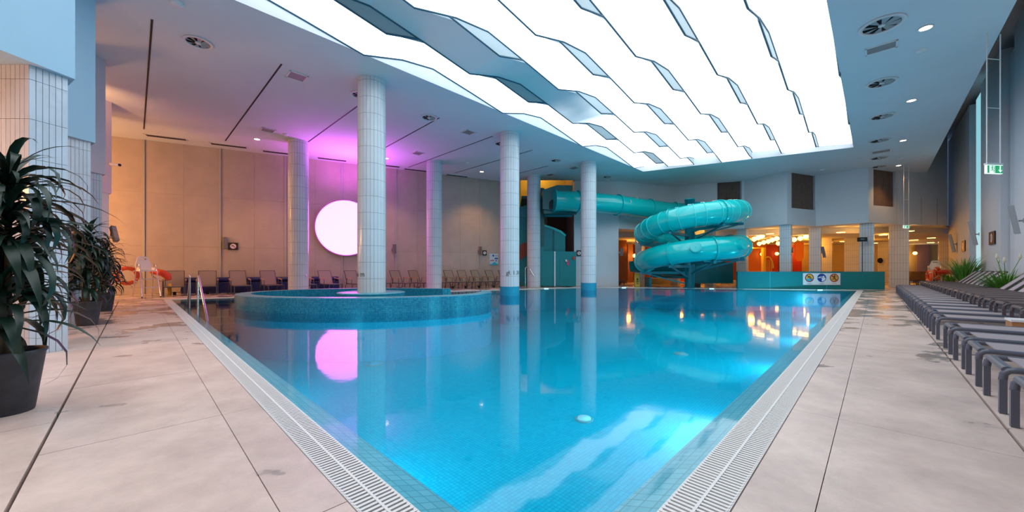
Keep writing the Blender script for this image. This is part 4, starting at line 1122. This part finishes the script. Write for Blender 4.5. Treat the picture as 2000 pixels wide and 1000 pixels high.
def swimmer(cx, cz, s, m='signblack'):
    J = lambda a, b, c, d_, w_: (m, lim(cx+a*s, cz+b*s, cx+c*s, cz+d_*s, w_*s))
    return [(m, circ(cx-.15*s, cz+.35*s, .13*s, 12)), J(-.35, .1, .05, .38, .14), J(.05, .38, .3, .05, .16), J(.3, .05, .55, -.2, .12), J(-.35, .1, -.5, -.05, .1)]
sc_ = 22.3/F
sg = thing('pictogram_sign', 'white sign with three round pool rule pictograms on the teal barrier', 'sign', (0, 0, 0), ang)
cs = ray_wall(1604.5, 545, (b0.x, b0.y+.0), (b1.x, b1.y+.0)); Wd, Hd = 61*sc_*1.14, 23*sc_
nb = Vector((math.sin(ang), -math.cos(ang)))
sg.location = (cs.x+nb.x*.0+.0, cs.y-.0, cs.z-Hd/2); sg.location.x += nb.x*.0; 
MB().box((0, .0, Hd/2), (Wd, .03, Hd)).build('board', M['signwhite'], sg)
r = Hd*.36; y_ = -.016
for i, cx_ in enumerate((-Wd*.33, 0, Wd*.335)):
    cz_ = Hd*.60
    if i == 1:
        P = [('signblue', circ(cx_, cz_, r)), ('signwhite', [(cx_-r*.95, cz_-.02*r), (cx_, cz_-.02*r), (cx_, cz_+.12*r), (cx_-r*.9, cz_+.12*r)]),
             ('signwhite', [(cx_, cz_-.85*r), (cx_+.35*r, cz_-.8*r), (cx_+.7*r, cz_-.55*r), (cx_+.85*r, cz_-.1*r), (cx_+.7*r, cz_+.1*r), (cx_, cz_+.08*r)]), ('signwhite', circ(cx_+.4*r, cz_+.3*r, .2*r, 14)),
             ('signwhite', lim(cx_-.35*r, cz_+.3*r, cx_+.3*r, cz_+.3*r, .1*r)), ('signwhite', [(cx_-.65*r, cz_+.1*r), (cx_-.3*r, cz_+.1*r), (cx_-.5*r, cz_+.35*r)])]
    else:
        P = [('signred', circ(cx_, cz_, r)), ('signamber', circ(cx_, cz_, r*.8))]
        if i == 0: P += [('signcyan', circ(cx_, cz_, r*.78, 20, math.radians(195), math.radians(345)))]+swimmer(cx_, cz_+.05*r, r*.85)
        else: P += runner(cx_, cz_, r*.95)
        P += [('signred', lim(cx_-.6*r, cz_+.6*r, cx_+.6*r, cz_-.6*r, .14*r))]
    marks(sg, P, y_)
    for j in range(2 if i < 2 else 1): MB().box((cx_, y_-.001, Hd*(.14-.07*j)), (r*1.1-.2*j*r, .003, Hd*.025)).build('caption_line', M['grille'], sg)
# ================================================================ BLACK WALL SIGNS
def black_sign(label, P3, rz, w_, h_, kind, cat='sign'):
    t = thing('wall_sign', label, cat, (P3[0], P3[1], P3[2]-h_/2), rz)
    MB().box((0, 0, h_/2), (w_, .03, h_)).build('board', M['signblack'], t)
    r_ = min(w_, h_)*.38; P = [('signred', circ(0, h_/2, r_)), ('signwhite', circ(0, h_/2, r_*.9))]
    P += runner(0, h_/2, r_*.75) if kind == 'run' else swimmer(0, h_/2-.05*r_, r_)
    P += [('signred', lim(-.62*r_, h_/2+.62*r_, .62*r_, h_/2-.62*r_, .1*r_))]
    marks(t, P, -.016); return t
def onwall(u, v, A, B, off=.08):
    n = Vector((B[1]-A[1], A[0]-B[0])); n.normalize()
    A2 = Vector(A)+n*off; B2 = Vector(B)+n*off; return ray_wall(u, v, A2, B2)
p = onwall(455.5, 481, WA, WB); black_sign('small square black sign with white disc on the far left wall', p, wang, .42, .38, 'swim')
p = onwall(946.5, 494, WA, WB); black_sign('small black sign with white disc beside the poster', p, wang, .3, .36, 'run')
p = onwall(1131, 494.5, Q[0], Q[1], .05); black_sign('small black sign on the white wall just left of the slide, by the tower', p, 0, .36, .42, 'swim')
fa, fb = Vector(AB(RA, 8)), Vector(AB(RA, 38)); rfin = math.atan2(BX.y, BX.x)
def onfin(u, v, off=.0):
    return ray_wall(u, v, fb-AX*(-.03-off), fa-AX*(-.03-off))
frz = math.atan2(-BX.y, -BX.x)
p = onfin(1881.5, 480.5); black_sign('black sign with round swimmer pictogram above the tall green grass', p, frz, 1.05, .62, 'swim')
p = onfin(1937.5, 465); black_sign('black sign with crossed runner pictogram on the white fin at right', p, frz, 1.1, .56, 'run')
p = onwall(1541, 488, (10, 23.85), (20, 23.85), 0); black_sign('little black notice on the tiled pillar above the barrier', (18.27, 24.09, p.z), PI/4, .36, .34, 'swim')
# poster
p = onwall(964.5, 506.5, WA, WB); po = thing('rules_poster', 'pale blue rules poster with a wave and small pictures on the far wall', 'poster', (p.x, p.y, p.z-.4), wang)
MB().box((0, 0, .4), (.66, .02, .8)).build('sheet', mat('poster_paper', (.52, .68, .78), .5), po)
wv = [(-.33, .0)]+[(.33, .0), (.33, .12)]+[(x/20, .13+.08*math.sin(x*.55+1)) for x in range(6, -7, -1)]+[(-.33, .1)]
marks(po, [('signcyan', wv), ('signblue', circ(-.05, .66, .07, 14)), ('signblue', circ(.12, .46, .06, 14)), ('signblue', circ(.25, .46, .06, 14)), ('signblue', lim(.12, .46, .25, .46, .06)), ('signblue', circ(.17, .30, .05, 12)), ('signpink', lim(-.28, .31, .02, .33, .07)), ('signpink', lim(.1, .66, .3, .64, .03))], -.01)
# black screen on pillar
p = ray_wall(1687, 466.5, (18, 23.1), (26, 23.1)); ds = thing('info_screen', 'flat black screen hung on the tiled pillar behind the barrier', 'screen', (p.x-.1, p.y+.0, p.z-.17), PI/4*0-.35)
MB().box((0, 0, .13), (.5, .06, .26)).build('casing', M['black'], ds); MB().box((0, -.032, .15), (.2, .004, .02)).build('lit_line', M['fixture'], ds); MB().box((.02, .03, -1.1), (.03, .03, 2.2)).build('cable_duct', M['black'], ds)
MB().box((0, .12, .13), (.1, .2, .1)).build('bracket', M['grey'], ds)
# ================================================================ SPEAKERS, CAMERAS
def speaker(label, P3, rz, h_=.62, tilt=0, m='spk', w_=.14, dpt=.16):
    t = thing('wall_speaker', label, 'speaker', (P3[0], P3[1], P3[2]-h_/2), rz, 'slim wall speakers')
    T_ = Matrix.Rotation(tilt, 3, 'X')
    MB().box(Vector((0, -.18, h_/2)), (w_, dpt, h_), M=T_).build('cabinet', M[m], t)
    MB().box(Vector((0, -.18, h_/2))+T_ @ Vector((0, -dpt/2-.004, 0)), (w_-.03, .008, h_-.05), M=T_).build('grille', M['grille'], t)
    MB().tube([(0, -.1, h_*.45), (0, 0, h_*.45)], .025, 8).build('bracket', M['grey'], t); MB().box((0, .0, h_*.45), (.1, .02, .14)).build('wall_plate', M['grey'], t)
p = onwall(433, 475, WA, WB, .06); speaker('slim wall speaker left of the square black sign on the far left wall', p, wang+.9, .62)
p = onwall(766, 486, WA, WB, .06); speaker('slim wall speaker between the pink disc and the next column', p, wang+.7, .55)
p = onwall(934, 489.5, WA, WB, .06); speaker('slim wall speaker beside the small black sign by the poster', p, wang+.7, .55)
speaker('tilted wall speaker on the farthest grey pier at left', (-15.35, 14.2, 2.55), 1.2, .62, -.45)
p = onfin(1868, 475); speaker('tilted wall speaker at the far end of the white fins', p, frz-.2, 1.15, .16, 'grey', .28, .12)
p = onfin(1912, 455, .1); speaker('tilted wall speaker between the two black signs at right', p, frz-.2, 1.15, .16, 'grey', .28, .12)
p = onfin(1999, 428, .1); speaker('tilted wall speaker nearest on the right, at the picture edge', p, frz-.2, .95, .14, 'grey', .25, .12)
speaker('dark speaker on the tiled pillar above the barrier sign', (21.05, 25.3, 2.37), .8, .75, -.16)
speaker('dark speaker at the hall corner left of the slide', (7.62, 26.3, 2.42), .9, .55, .1)
def camera_(label, P3, rz):
    t = thing('security_camera', label, 'camera', P3, rz)
    MB().tube([(0, 0, .0), (0, -.12, .0)], .045, 12).build('mount', M['plastic'], t)
    MB().tube([(.0, -.1, .0), (.30, -.22, -.03)], .06, 14).build('body', M['plastic'], t)
    MB().tube([(.30, -.22, -.03), (.325, -.23, -.032)], .05, 14).build('lens', M['black'], t)
camera_('white bullet camera on the farthest grey pier at left', (-15.12, 14.0, 5.15), .4)
camera_('small camera high on the wall above the far right chair', (ray_wall(1846, 424, Q[8], Q[9]).x, ray_wall(1846, 424, Q[8], Q[9]).y-.02, ray_wall(1846, 424, Q[8], Q[9]).z), 2.6)
# ================================================================ EXIT SIGNS
def exit_sign(label, u, v, Y, w_, rz, ztop, right=True, rods=True):
    x = px(u, Y); z = zz(v, Y); h_ = w_*.47
    t = thing('exit_sign', label, 'exit sign', (x, Y, z-h_/2), rz)
    MB().box((0, 0, h_/2), (w_, .05, h_)).build('light_box', M['exitwhite'], t)
    MB().box((0, 0, h_+.02), (w_+.02, .07, .05)).build('housing', M['fixture'], t)
    g = w_*.5
    marks(t, [('exitgreen', [(-g+.01, .012), (-.12*w_*0-.004, .012), (-.004, h_-.02), (-g+.01, h_-.02)]), ('exitgreen', [(.006, .012), (g-.01, .012), (g-.01, h_-.02), (.006, h_-.02)]),
              ('exitwhite', [(-.36*w_, .012), (-.06*w_, .012), (-.06*w_, h_-.03), (-.36*w_, h_-.03)])]+runner(-.2*w_, h_*.5, h_*.5, 'exitgreen')
             + [('exitwhite', lim(.25*w_, h_*.85, .25*w_, h_*.3, h_*.16)), ('exitwhite', [(.25*w_, h_*.1), (.38*w_, h_*.42), (.25*w_, h_*.3), (.12*w_, h_*.42)])], -.026)
    if rods:
        for s in (-1, 1): MB().tube([(s*w_*.43, 0, h_), (s*w_*.43, 0, ztop-(z-h_/2))], .013, 6).build('hanging_rod', M['fixture'], t)
        for f in (.42, .78): MB().tube([(-w_*.43, 0, h_+(ztop-z)*f), (w_*.43, 0, h_+(ztop-z)*f)], .01, 6).build('cross_rod', M['fixture'], t)
    return t
exit_sign('green exit sign with running figure hung on long rods at right', 1940.5, 331, 9.9, .50, .12, CZ)
exit_sign('green exit sign on long rods before the warm hall', 1770, 443, 22.6, .40, .1, CZ)
exit_sign('small green exit sign glowing inside the warm hall', 1820, 455, 30, .5, .1, 3.72, rods=False)
# ================================================================ CEILING FIXTURES
def diffuser(label, u, v, d_=.82):
    p = CE(u, v); t = thing('ceiling_diffuser', label, 'air vent', (p.x, p.y, CZ-.03), R.uniform(0, 3), 'round ceiling swirl vents')
    r_ = d_/2
    MB().lathe([(r_, 0), (r_, .03), (r_*.82, .03), (r_*.8, -.005), (r_, 0)], n=40).build('ring', M['fixture'], t)
    MB().lathe([(0, .026), (r_*.82, .026)], n=24).build('throat', M['hole'], t)
    mb = MB()
    for k in range(8):
        a = 2*PI*k/8; c, s = math.cos(a), math.sin(a); c2, s2 = math.cos(a+.5), math.sin(a+.5)
        MB().add([(.06*c, .06*s, .0), (r_*.8*c, r_*.8*s, .022), (r_*.8*c2, r_*.8*s2, -.004), (.06*c2, .06*s2, -.02)], [(0, 1, 2, 3)]).build('blade', M['grey'], t)
    MB().lathe([(0, -.02), (.07, -.015), (.07, .02)], n=14).build('hub', M['fixture'], t)
for i, (u, v, w_) in enumerate(((1722, 48, .9), (1722, 161, .8), (1723, 227, .8), (1718, 274, .8), (1717, 308, .8), (1717, 325, .8))):
    diffuser(['nearest round swirl vent right of the light ceiling', 'second round swirl vent right of the light ceiling', 'third round swirl vent right of the light ceiling', 'fourth round swirl vent right of the light ceiling', 'fifth round swirl vent right of the light ceiling, past the grille', 'farthest round swirl vent right of the light ceiling'][i], u, v, w_)
for u, v, lab in ((387, 82, 'nearest round swirl vent in the left ceiling'), (704, 185, 'round swirl vent partly behind the nearest column top'), (838, 229, 'round swirl vent between two column tops'), (978, 280, 'round swirl vent tucked behind the blue-footed column top'), (1086, 313, 'small far round vent before the tower'), (1186, 345, 'farthest round vent above the slide tube')):
    diffuser(lab, u, v, .66)
def grille(label, u, v, L_, W_, ang_, m='grille', slots=0):
    p = CE(u, v); t = thing('ceiling_grille', label, 'air vent', (p.x, p.y, CZ-.02), ang_, 'flat ceiling grilles')
    MB().box((0, 0, .014), (L_-.02, W_-.02, .008)).build('dark_duct' if slots else 'mesh_panel', M['hole'] if slots else M[m], t)
    for s in (-1, 1):
        MB().box((0, s*(W_/2), .008), (L_+.04, .04, .024)).build('frame', M['fixture'], t); MB().box((s*(L_/2), 0, .008), (.04, W_+.04, .024)).build('frame', M['fixture'], t)
    if slots:
        for k in range(slots): MB().box((0, -W_/2+W_*(k+.5)/slots, .004), (L_-.03, .018, .012)).build('slat', M['brownframe'], t)
        for k in (1, 2, 3): MB().box((-L_/2+L_*k/4, 0, .003), (.02, W_-.02, .01)).build('cross_bar', M['brownframe'], t)
aB = math.atan2(BX.y, BX.x)
grille('nearest rectangular grey grille right of the light ceiling', 1721, 93, .62, .44, math.atan2(-AX.y, -AX.x))
grille('far rectangular grey grille right of the light ceiling', 1721, 295.5, .7, .6, math.atan2(-AX.y, -AX.x))
for u, v, lab in ((580, 149, 'large square grille in the left ceiling nearest the camera'), (915, 258, 'square grille between column tops in the left ceiling'), (523, 254, 'square grille above the first warm downlight'), (816, 299, 'square grille over the magenta glow'), (1121, 328, 'far square grille beside the third column top'), (1075, 341, 'farthest square grille before the tower')):
    grille(lab, u, v, .5, .5, aB)
for u, v, lab in ((325, 268, 'slotted vent at the far left wall, leftmost'), (447, 284, 'slotted vent second from left along the wall'), (545, 298, 'slotted vent behind the warm lit column top'), (649, 311, 'slotted vent above the pink disc'), (756, 323, 'slotted vent just right of the nearest column'), (813, 332, 'slotted vent left of the fifth column top'), (893, 343, 'slotted vent right of the fifth column top'), (949, 351, 'slotted vent nearest the blue-footed column')):
    grille(lab, u, v, 1.5, .34, wang, 'grille', 4)
for i, (q0, q1) in enumerate((((297, 38), (281, 252)), ((550, 125), (440, 275)), ((722, 190), (602, 277)), ((858, 230), (740, 295)), ((962, 266), (797, 327)), ((1040, 293), (888, 338)), ((1070, 324), (975, 348)))):
    a, b = CE(*q0), CE(*q1); a.z = b.z = CZ-.004
    o = MB().bar(a, b, .045, .012).build('ceiling_slot', M['slotblack'])
    tag(o, ['long thin black slot in the ceiling, leftmost', 'thin black ceiling slot second from the left', 'thin black ceiling slot passing behind the nearest column top', 'thin black ceiling slot ending at a round vent', 'thin black ceiling slot over the fifth column', 'thin black ceiling slot passing behind the blue-footed column top', 'shortest and farthest thin black ceiling slot'][i], 'slot', 'thin black slots in the left ceiling')
def downlight(label, u, v, e=1, d_=.2):
    p = CE(u, v); t = thing('downlight', label, 'ceiling light', (p.x, p.y, CZ-.02), 0, 'recessed warm downlights')
    MB().lathe([(d_/2+.03, 0), (d_/2+.03, .02), (d_/2, .02), (d_/2, 0), (d_/2+.03, 0)], n=24).build('trim_ring', M['fixture'], t)
    MB().lathe([(0, .008), (d_/2, .008)], n=20).build('lamp_face', M['lampwarm'], t)
    if e: lamp('SPOT', (p.x, p.y, CZ-.06), 200*e, WARM, .08, (0, 0, 0), 100, .8)
for u, v, e, d_, lab in ((1808, 54, 1, .24, 'nearest downlight at right beside the round vents'), (1780, 196, 1, .24, 'second downlight at right'), (1764, 274, 1, .22, 'third downlight at right'), (1755, 323, 1, .22, 'farthest downlight at right above the far window'),
                         (502, 271.5, 2.4, .24, 'leftmost warm downlight, near the warm lit column'), (755, 309, 2.0, .22, 'warm downlight beside the nearest column in the magenta glow'), (941, 335, 2.2, .24, 'warm downlight left of the blue-footed column')):
    downlight(lab, u, v, e, d_)
def detector(label, u, v, sq=False):
    p = CE(u, v)
    mb = MB().box((p.x, p.y, CZ-.03), (.3, .3, .06)) if sq else MB().lathe([(0, 0), (.09, .0), (.13, .04), (.13, .07)], (p.x, p.y, CZ-.07), 20)
    tag(mb.build('smoke_detector', M['fixture']), label, 'detector', 'ceiling detectors')
for u, v, s, lab in ((345, 5, 0, 'smoke detector at the top left of the ceiling'), (558, 262, 0, 'smoke detector by the warm lit column top'), (913, 317, 0, 'smoke detector left of the blue-footed column top'), (1798, 98, 0, 'smoke detector under the nearest right downlight'), (1759, 308, 1, 'small square ceiling box before the farthest downlight'), (1606, 331, 0, 'smoke detector over the warm hall front'), (1186, 351, 0, 'smoke detector above the slide tube')):
    detector(lab, u, v, s)
# ================================================================ POOL FITTINGS
def floor_fit(label, u, v, r_, m, cover=True):
    Y = F*(H-DB)/(v-Y0); x = px(u, Y); t = thing('pool_drain', label, 'drain', (x, Y, DB), 0, 'round inlets in the pool floor')
    MB().lathe([(r_, 0), (r_, .02), (r_*.85, .03), (r_*.8, .02)], n=28).build('ring', M['grey'], t); MB().lathe([(0, .05), (r_*.7, .045), (r_*.78, .02)], n=24).build('cover', M[m], t)
floor_fit('pale round inlet in the pool floor nearest the camera', 1141, 820, .15, 'signwhite')
floor_fit('round inlet in the pool floor below the pink reflection', 732, 712, .2, 'signcyan')
floor_fit('dark round inlet in the pool floor before the slide', 1330, 692, .2, 'grey')
for i, u in enumerate((1067, 1218, 1389, 1600)):
    a, b = (PC, PR) if u > 1153 else (PL, PC)
    p = ray_wall(u, 565, Vector(a)+Vector((.0, -.02)), Vector(b)+Vector((0, -.02))); t = thing('underwater_light', ['leftmost small lamp at the far pool edge, by the tower', 'small lamp at the far pool edge below the floor sign', 'small lamp at the far pool edge right of the slide post', 'small lamp at the far pool edge under the pictogram sign'][i], 'pool light', (p.x, p.y-.05, WL-.02), 0, 'small blue lamps at the far waterline')
    MB().box((0, 0, .032), (.26, .06, .04)).build('lens', M['uwl'], t); MB().box((0, .03, .025), (.32, .05, .06)).build('housing', M['grey'], t)
# ================================================================ FOLDING FLOOR SIGN
q = G(1244, 563.2); q = Vector((px(1244, 25.4), 25.4, 0)); t = thing('floor_sign', 'yellow folding floor sign standing left under the slide', 'floor sign', q, -.1)
for s in (-1, 1):
    Mx = Matrix.Rotation(.16*s, 3, 'X')
    MB().box((0, s*.085, .46), (.32, .02, .92), M=Mx).build('board', M['yellow'], t)
marks(t, [('signblack', [(0, .62), (-.09, .47), (.09, .47)]), ('signblack', lim(-.09, .40, .09, .40, .03)), ('signblack', lim(-.09, .34, .09, .34, .03)), ('signblack', lim(-.07, .26, .07, .2, .04))], -.155)
# ================================================================ HALL
gpx = [(1473, 467), (1481, 464), (1488.5, 461.5), (1483, 476), (1491.5, 473.5), (1500.5, 471.5), (1508.5, 468.5), (1517, 466), (1520, 475.5), (1551, 468), (1563, 465.5), (1574, 462.5)]
gd = {(0, 1, 2): 29, (3, 4, 5, 6, 7, 8): 33, (9, 10, 11): 29.5}
gnames = ['left', 'middle', 'right']
g0 = None
for i, (u, v) in enumerate(gpx):
    base = 29.5 if i < 3 else 33 if i < 9 else 29.5; z = 3.42; Y = F*(z-H)/(Y0-v); Y = max(27.3, min(37, Y)); z = min(zz(v, Y), 3.64)
    lab = ('warm globe lamp in the upper string left of the noticed pillar, %s one' % gnames[i]) if i < 3 else ('warm globe lamp in the lower string by the noticed pillar, %s' % ['first', 'second', 'third', 'fourth', 'fifth', 'last'][i-3]) if i < 9 else 'warm globe lamp right of the noticed pillar, %s one' % gnames[i-9]
    gt = thing('globe_lamp', lab, 'pendant lamp', (px(u, Y), Y, z-.2), 0, 'glowing globe lamps under the hall ceiling')
    if g0 is None:
        mb = MB().lathe([(.0001, 0)]+[(.165*math.sin(a), .2-.165*math.cos(a)) for a in [PI*k/10 for k in range(1, 10)]]+[(.0001, .365)], n=18); g0 = mb.build('globe', M['globe'], gt)
    else: inst(g0, (0, 0, 0), gt)
    MB().cyl((0, 0, .35), (0, 0, 3.72-(z-.2)), .02, 8).build('cord', M['dsteel'], gt)
for i, (u, v) in enumerate(((1504, 457), (1642, 454), (1647, 472), (1725, 459), (1709, 475), (1776, 451.5), (1770, 470), (1819, 465), (1818, 474), (1620, 476.5), (1786, 469))):
    Y = F*(3.7-H)/(Y0-v); mb = MB().lathe([(0, 0), (.22, 0), (.24, .03)], (px(u, Y), Y, 3.685), 18)
    tag(mb.build('hall_downlight', M['globe']), 'round downlight in the hall ceiling, ' + ['above the globes', 'largest, left of the screen pillar', 'behind the largest one', 'right of the screen pillar', 'lower one right of the screen pillar', 'nearest, right of the widest pillar', 'behind the widest pillar\'s right edge', 'under the small exit sign', 'lowest under the small exit sign', 'beside the wall speaker', 'small one left of the small exit sign'][i], 'ceiling light', 'hall downlights')
def sconce(label, u, v, Y):
    t = thing('wall_lamp', label, 'wall lamp', (px(u, Y), Y, zz(v, Y)-.15), 0, 'round glowing wall lamps in the hall')
    MB().lathe([(.0001, 0)]+[(.17*math.sin(a), .17-.17*math.cos(a)) for a in [PI*k/8 for k in range(1, 8)]]+[(.0001, .34)], (0, -.1, 0), 16).build('globe', M['globe'], t)
    MB().box((0, .03, .17), (.16, .08, .3)).build('back_plate', M['darkwood'], t)
sconce('glowing wall lamp between brown panels left of the slide coil', 1239, 500, 33.9); sconce('glowing wall lamp on the maroon wall right of the hoop', 1516, 496, 37.75)
sconce('glowing wall lamp on the mauve wall right of the widest pillar', 1785, 495, 37.6); sconce('small glowing wall lamp beside the hoop frame', 1487, 497, 37.7)
lamp('POINT', (px(1239, 33), 33, 2.4), 60, (1, .5, .12), .1); lamp('POINT', (px(1785, 37), 37, 2.3), 60, (1, .5, .12), .1)
# brown wood panels left of the coil
for u0, u1, v0, lab in ((1207.5, 1224, 469, 'tall brown wooden screen left of the slide, nearer'), (1226, 1236, 477, 'tall brown wooden screen left of the slide, farther')):
    Y = 32 if u0 < 1220 else 34; x0, x1 = px(u0, Y), px(u1, Y); zt2 = zz(v0, Y)
    tag(MB().box(((x0+x1)/2, Y, zt2/2), (x1-x0, .12, zt2)).build('wood_screen', M['darkwood']), lab, 'screen', 'brown wooden screens')
# play hoop in the hall
Y = 31; t = thing('play_hoop', 'golden hoop frame behind the teal barrier in the hall', 'play feature', (px(1495, Y), Y, 0))
c = Vector((px(1500, Y), Y, zz(524, Y)))
MB().tube([(c.x+.42*math.cos(a), Y, c.z+.95*math.sin(a)) for a in [PI*k/16 for k in range(17)]]+[(c.x-.42, Y, 0)], .06, 8).build('hoop', M['yellow'], t, w=True)
MB().tube([(px(1491, Y), Y, 0), (px(1491, Y), Y, zz(484, Y))], .16, 12).build('post', M['yellow'], t, w=True)
MB().tube([(px(1470, Y), Y, zz(484.5, Y)), (px(1491, Y), Y, zz(484.5, Y))], .05, 8).build('arm', M['yellow'], t, w=True)
for k in range(5): MB().tube([(c.x-.3+.15*k, Y, 0), (c.x-.3+.15*k, Y, c.z+.7)], .03, 6).build('bar', M['yellow'], t, w=True)
tag(MB().box((px(1478, 30), 30, .45), (1.3, .5, .12)).box((px(1478, 30)-.5, 30, .2), (.1, .4, .4)).box((px(1478, 30)+.5, 30, .2), (.1, .4, .4)).build('low_bench', M['darkwood']), 'dark low bench beside the hoop in the hall', 'bench')
# oval mirror sign
Y = 33.6; mb = MB().tube([(px(1719.5, Y), Y, zz(509, Y)), (px(1719.5, Y), Y+.05, zz(509, Y))], .24, 20)
tag(mb.build('oval_mirror', M['black']), 'dark round mirror on the hall pillar right of the screen', 'mirror')
# loungers in the hall
hl = None
def hall_lounger(label, group):
    t = thing('hall_lounger', label, 'sun lounger', group=group)
    MB().box((.65, 0, .33), (1.3, .6, .04)).build('seat', M['slingbr'], t)
    MB().bar((1.28, 0, .34), (1.85, 0, 1.0), .6, .035).build('backrest', M['slingbr'], t)
    for s in (-1, 1):
        MB().bar((0, s*.29, .31), (1.35, s*.29, .31), .04, .05).build('side_rail', M['brownframe'], t)
        for x in (.05, 1.25): MB().bar((x, s*.29, 0), (x, s*.29, .3), .04, .04).build('leg', M['brownframe'], t)
    return t
hs = [(1766, 29.0), (1782, 29.3), (1799, 29.6), (1816, 29.9), (1760, 33), (1779, 33.3), (1798, 33.6), (1817, 33.9)]
hn = ['front row, first right of the widest pillar', 'front row, second', 'front row, third', 'front row, last by the red floats', 'rear row, first', 'rear row, second', 'rear row, third', 'rear row, last']
for i, (u, Y) in enumerate(hs):
    lab = 'brown lounger inside the warm hall at right, '+hn[i]
    if hl is None: hl = hall_lounger(lab, 'brown loungers in the hall'); hl.location = (px(u, Y), Y, 0); hl.rotation_euler = (0, 0, .35)
    else: dup(hl, (px(u, Y), Y, 0), .35, lab)
for i, (u, Y) in enumerate(((1207, 28.6), (1209, 30.0), (1211, 31.2), (1216, 27.9))):
    dup(hl, (px(u, Y), Y, 0), PI+.25 if i < 3 else PI+.25, 'lounger seen through the opening left of the slide, '+['nearest of the steep ones', 'middle one', 'farthest', 'lowest at the front'][i], 'loungers left of the slide')
for i, (u0, u1) in enumerate(((1556, 1570), (1626, 1642), (1648, 1658))):
    Y = 36; tag(MB().box((px((u0+u1)/2, Y), Y, .5), (px(u1, Y)-px(u0, Y), .5, 1.0)).box((px((u0+u1)/2, Y), Y+.2, .85), (px(u1, Y)-px(u0, Y)+.1, .2, .3)).build('hall_armchair', M['brownframe']), 'dark chair back just showing over the teal barrier, ' + ['left', 'middle', 'right'][i], 'chair', 'dark chairs in the hall')
# warm low counter glow strips behind the slide
for i, (u0, u1, v0, v1, Y) in enumerate(((1262, 1308, 543, 557, 30.5), (1344, 1376, 554.5, 557.5, 30.5), (1400, 1436, 554.5, 557.5, 30.5))):
    z0, z1 = max(0.01, zz(v1, Y)), max(.3, zz(v0, Y))
    tag(MB().box((px((u0+u1)/2, Y), Y, (z0+z1)/2-.0), (px(u1, Y)-px(u0, Y), 1.2, z1-z0)).build('low_wall', M['ochre']), ['low ochre wall glowing under the slide coil, left of the post', 'low ochre wall under the coil just right of the post', 'low ochre wall under the coil, rightmost'][i], 'wall', 'low walls in the hall under the slide')
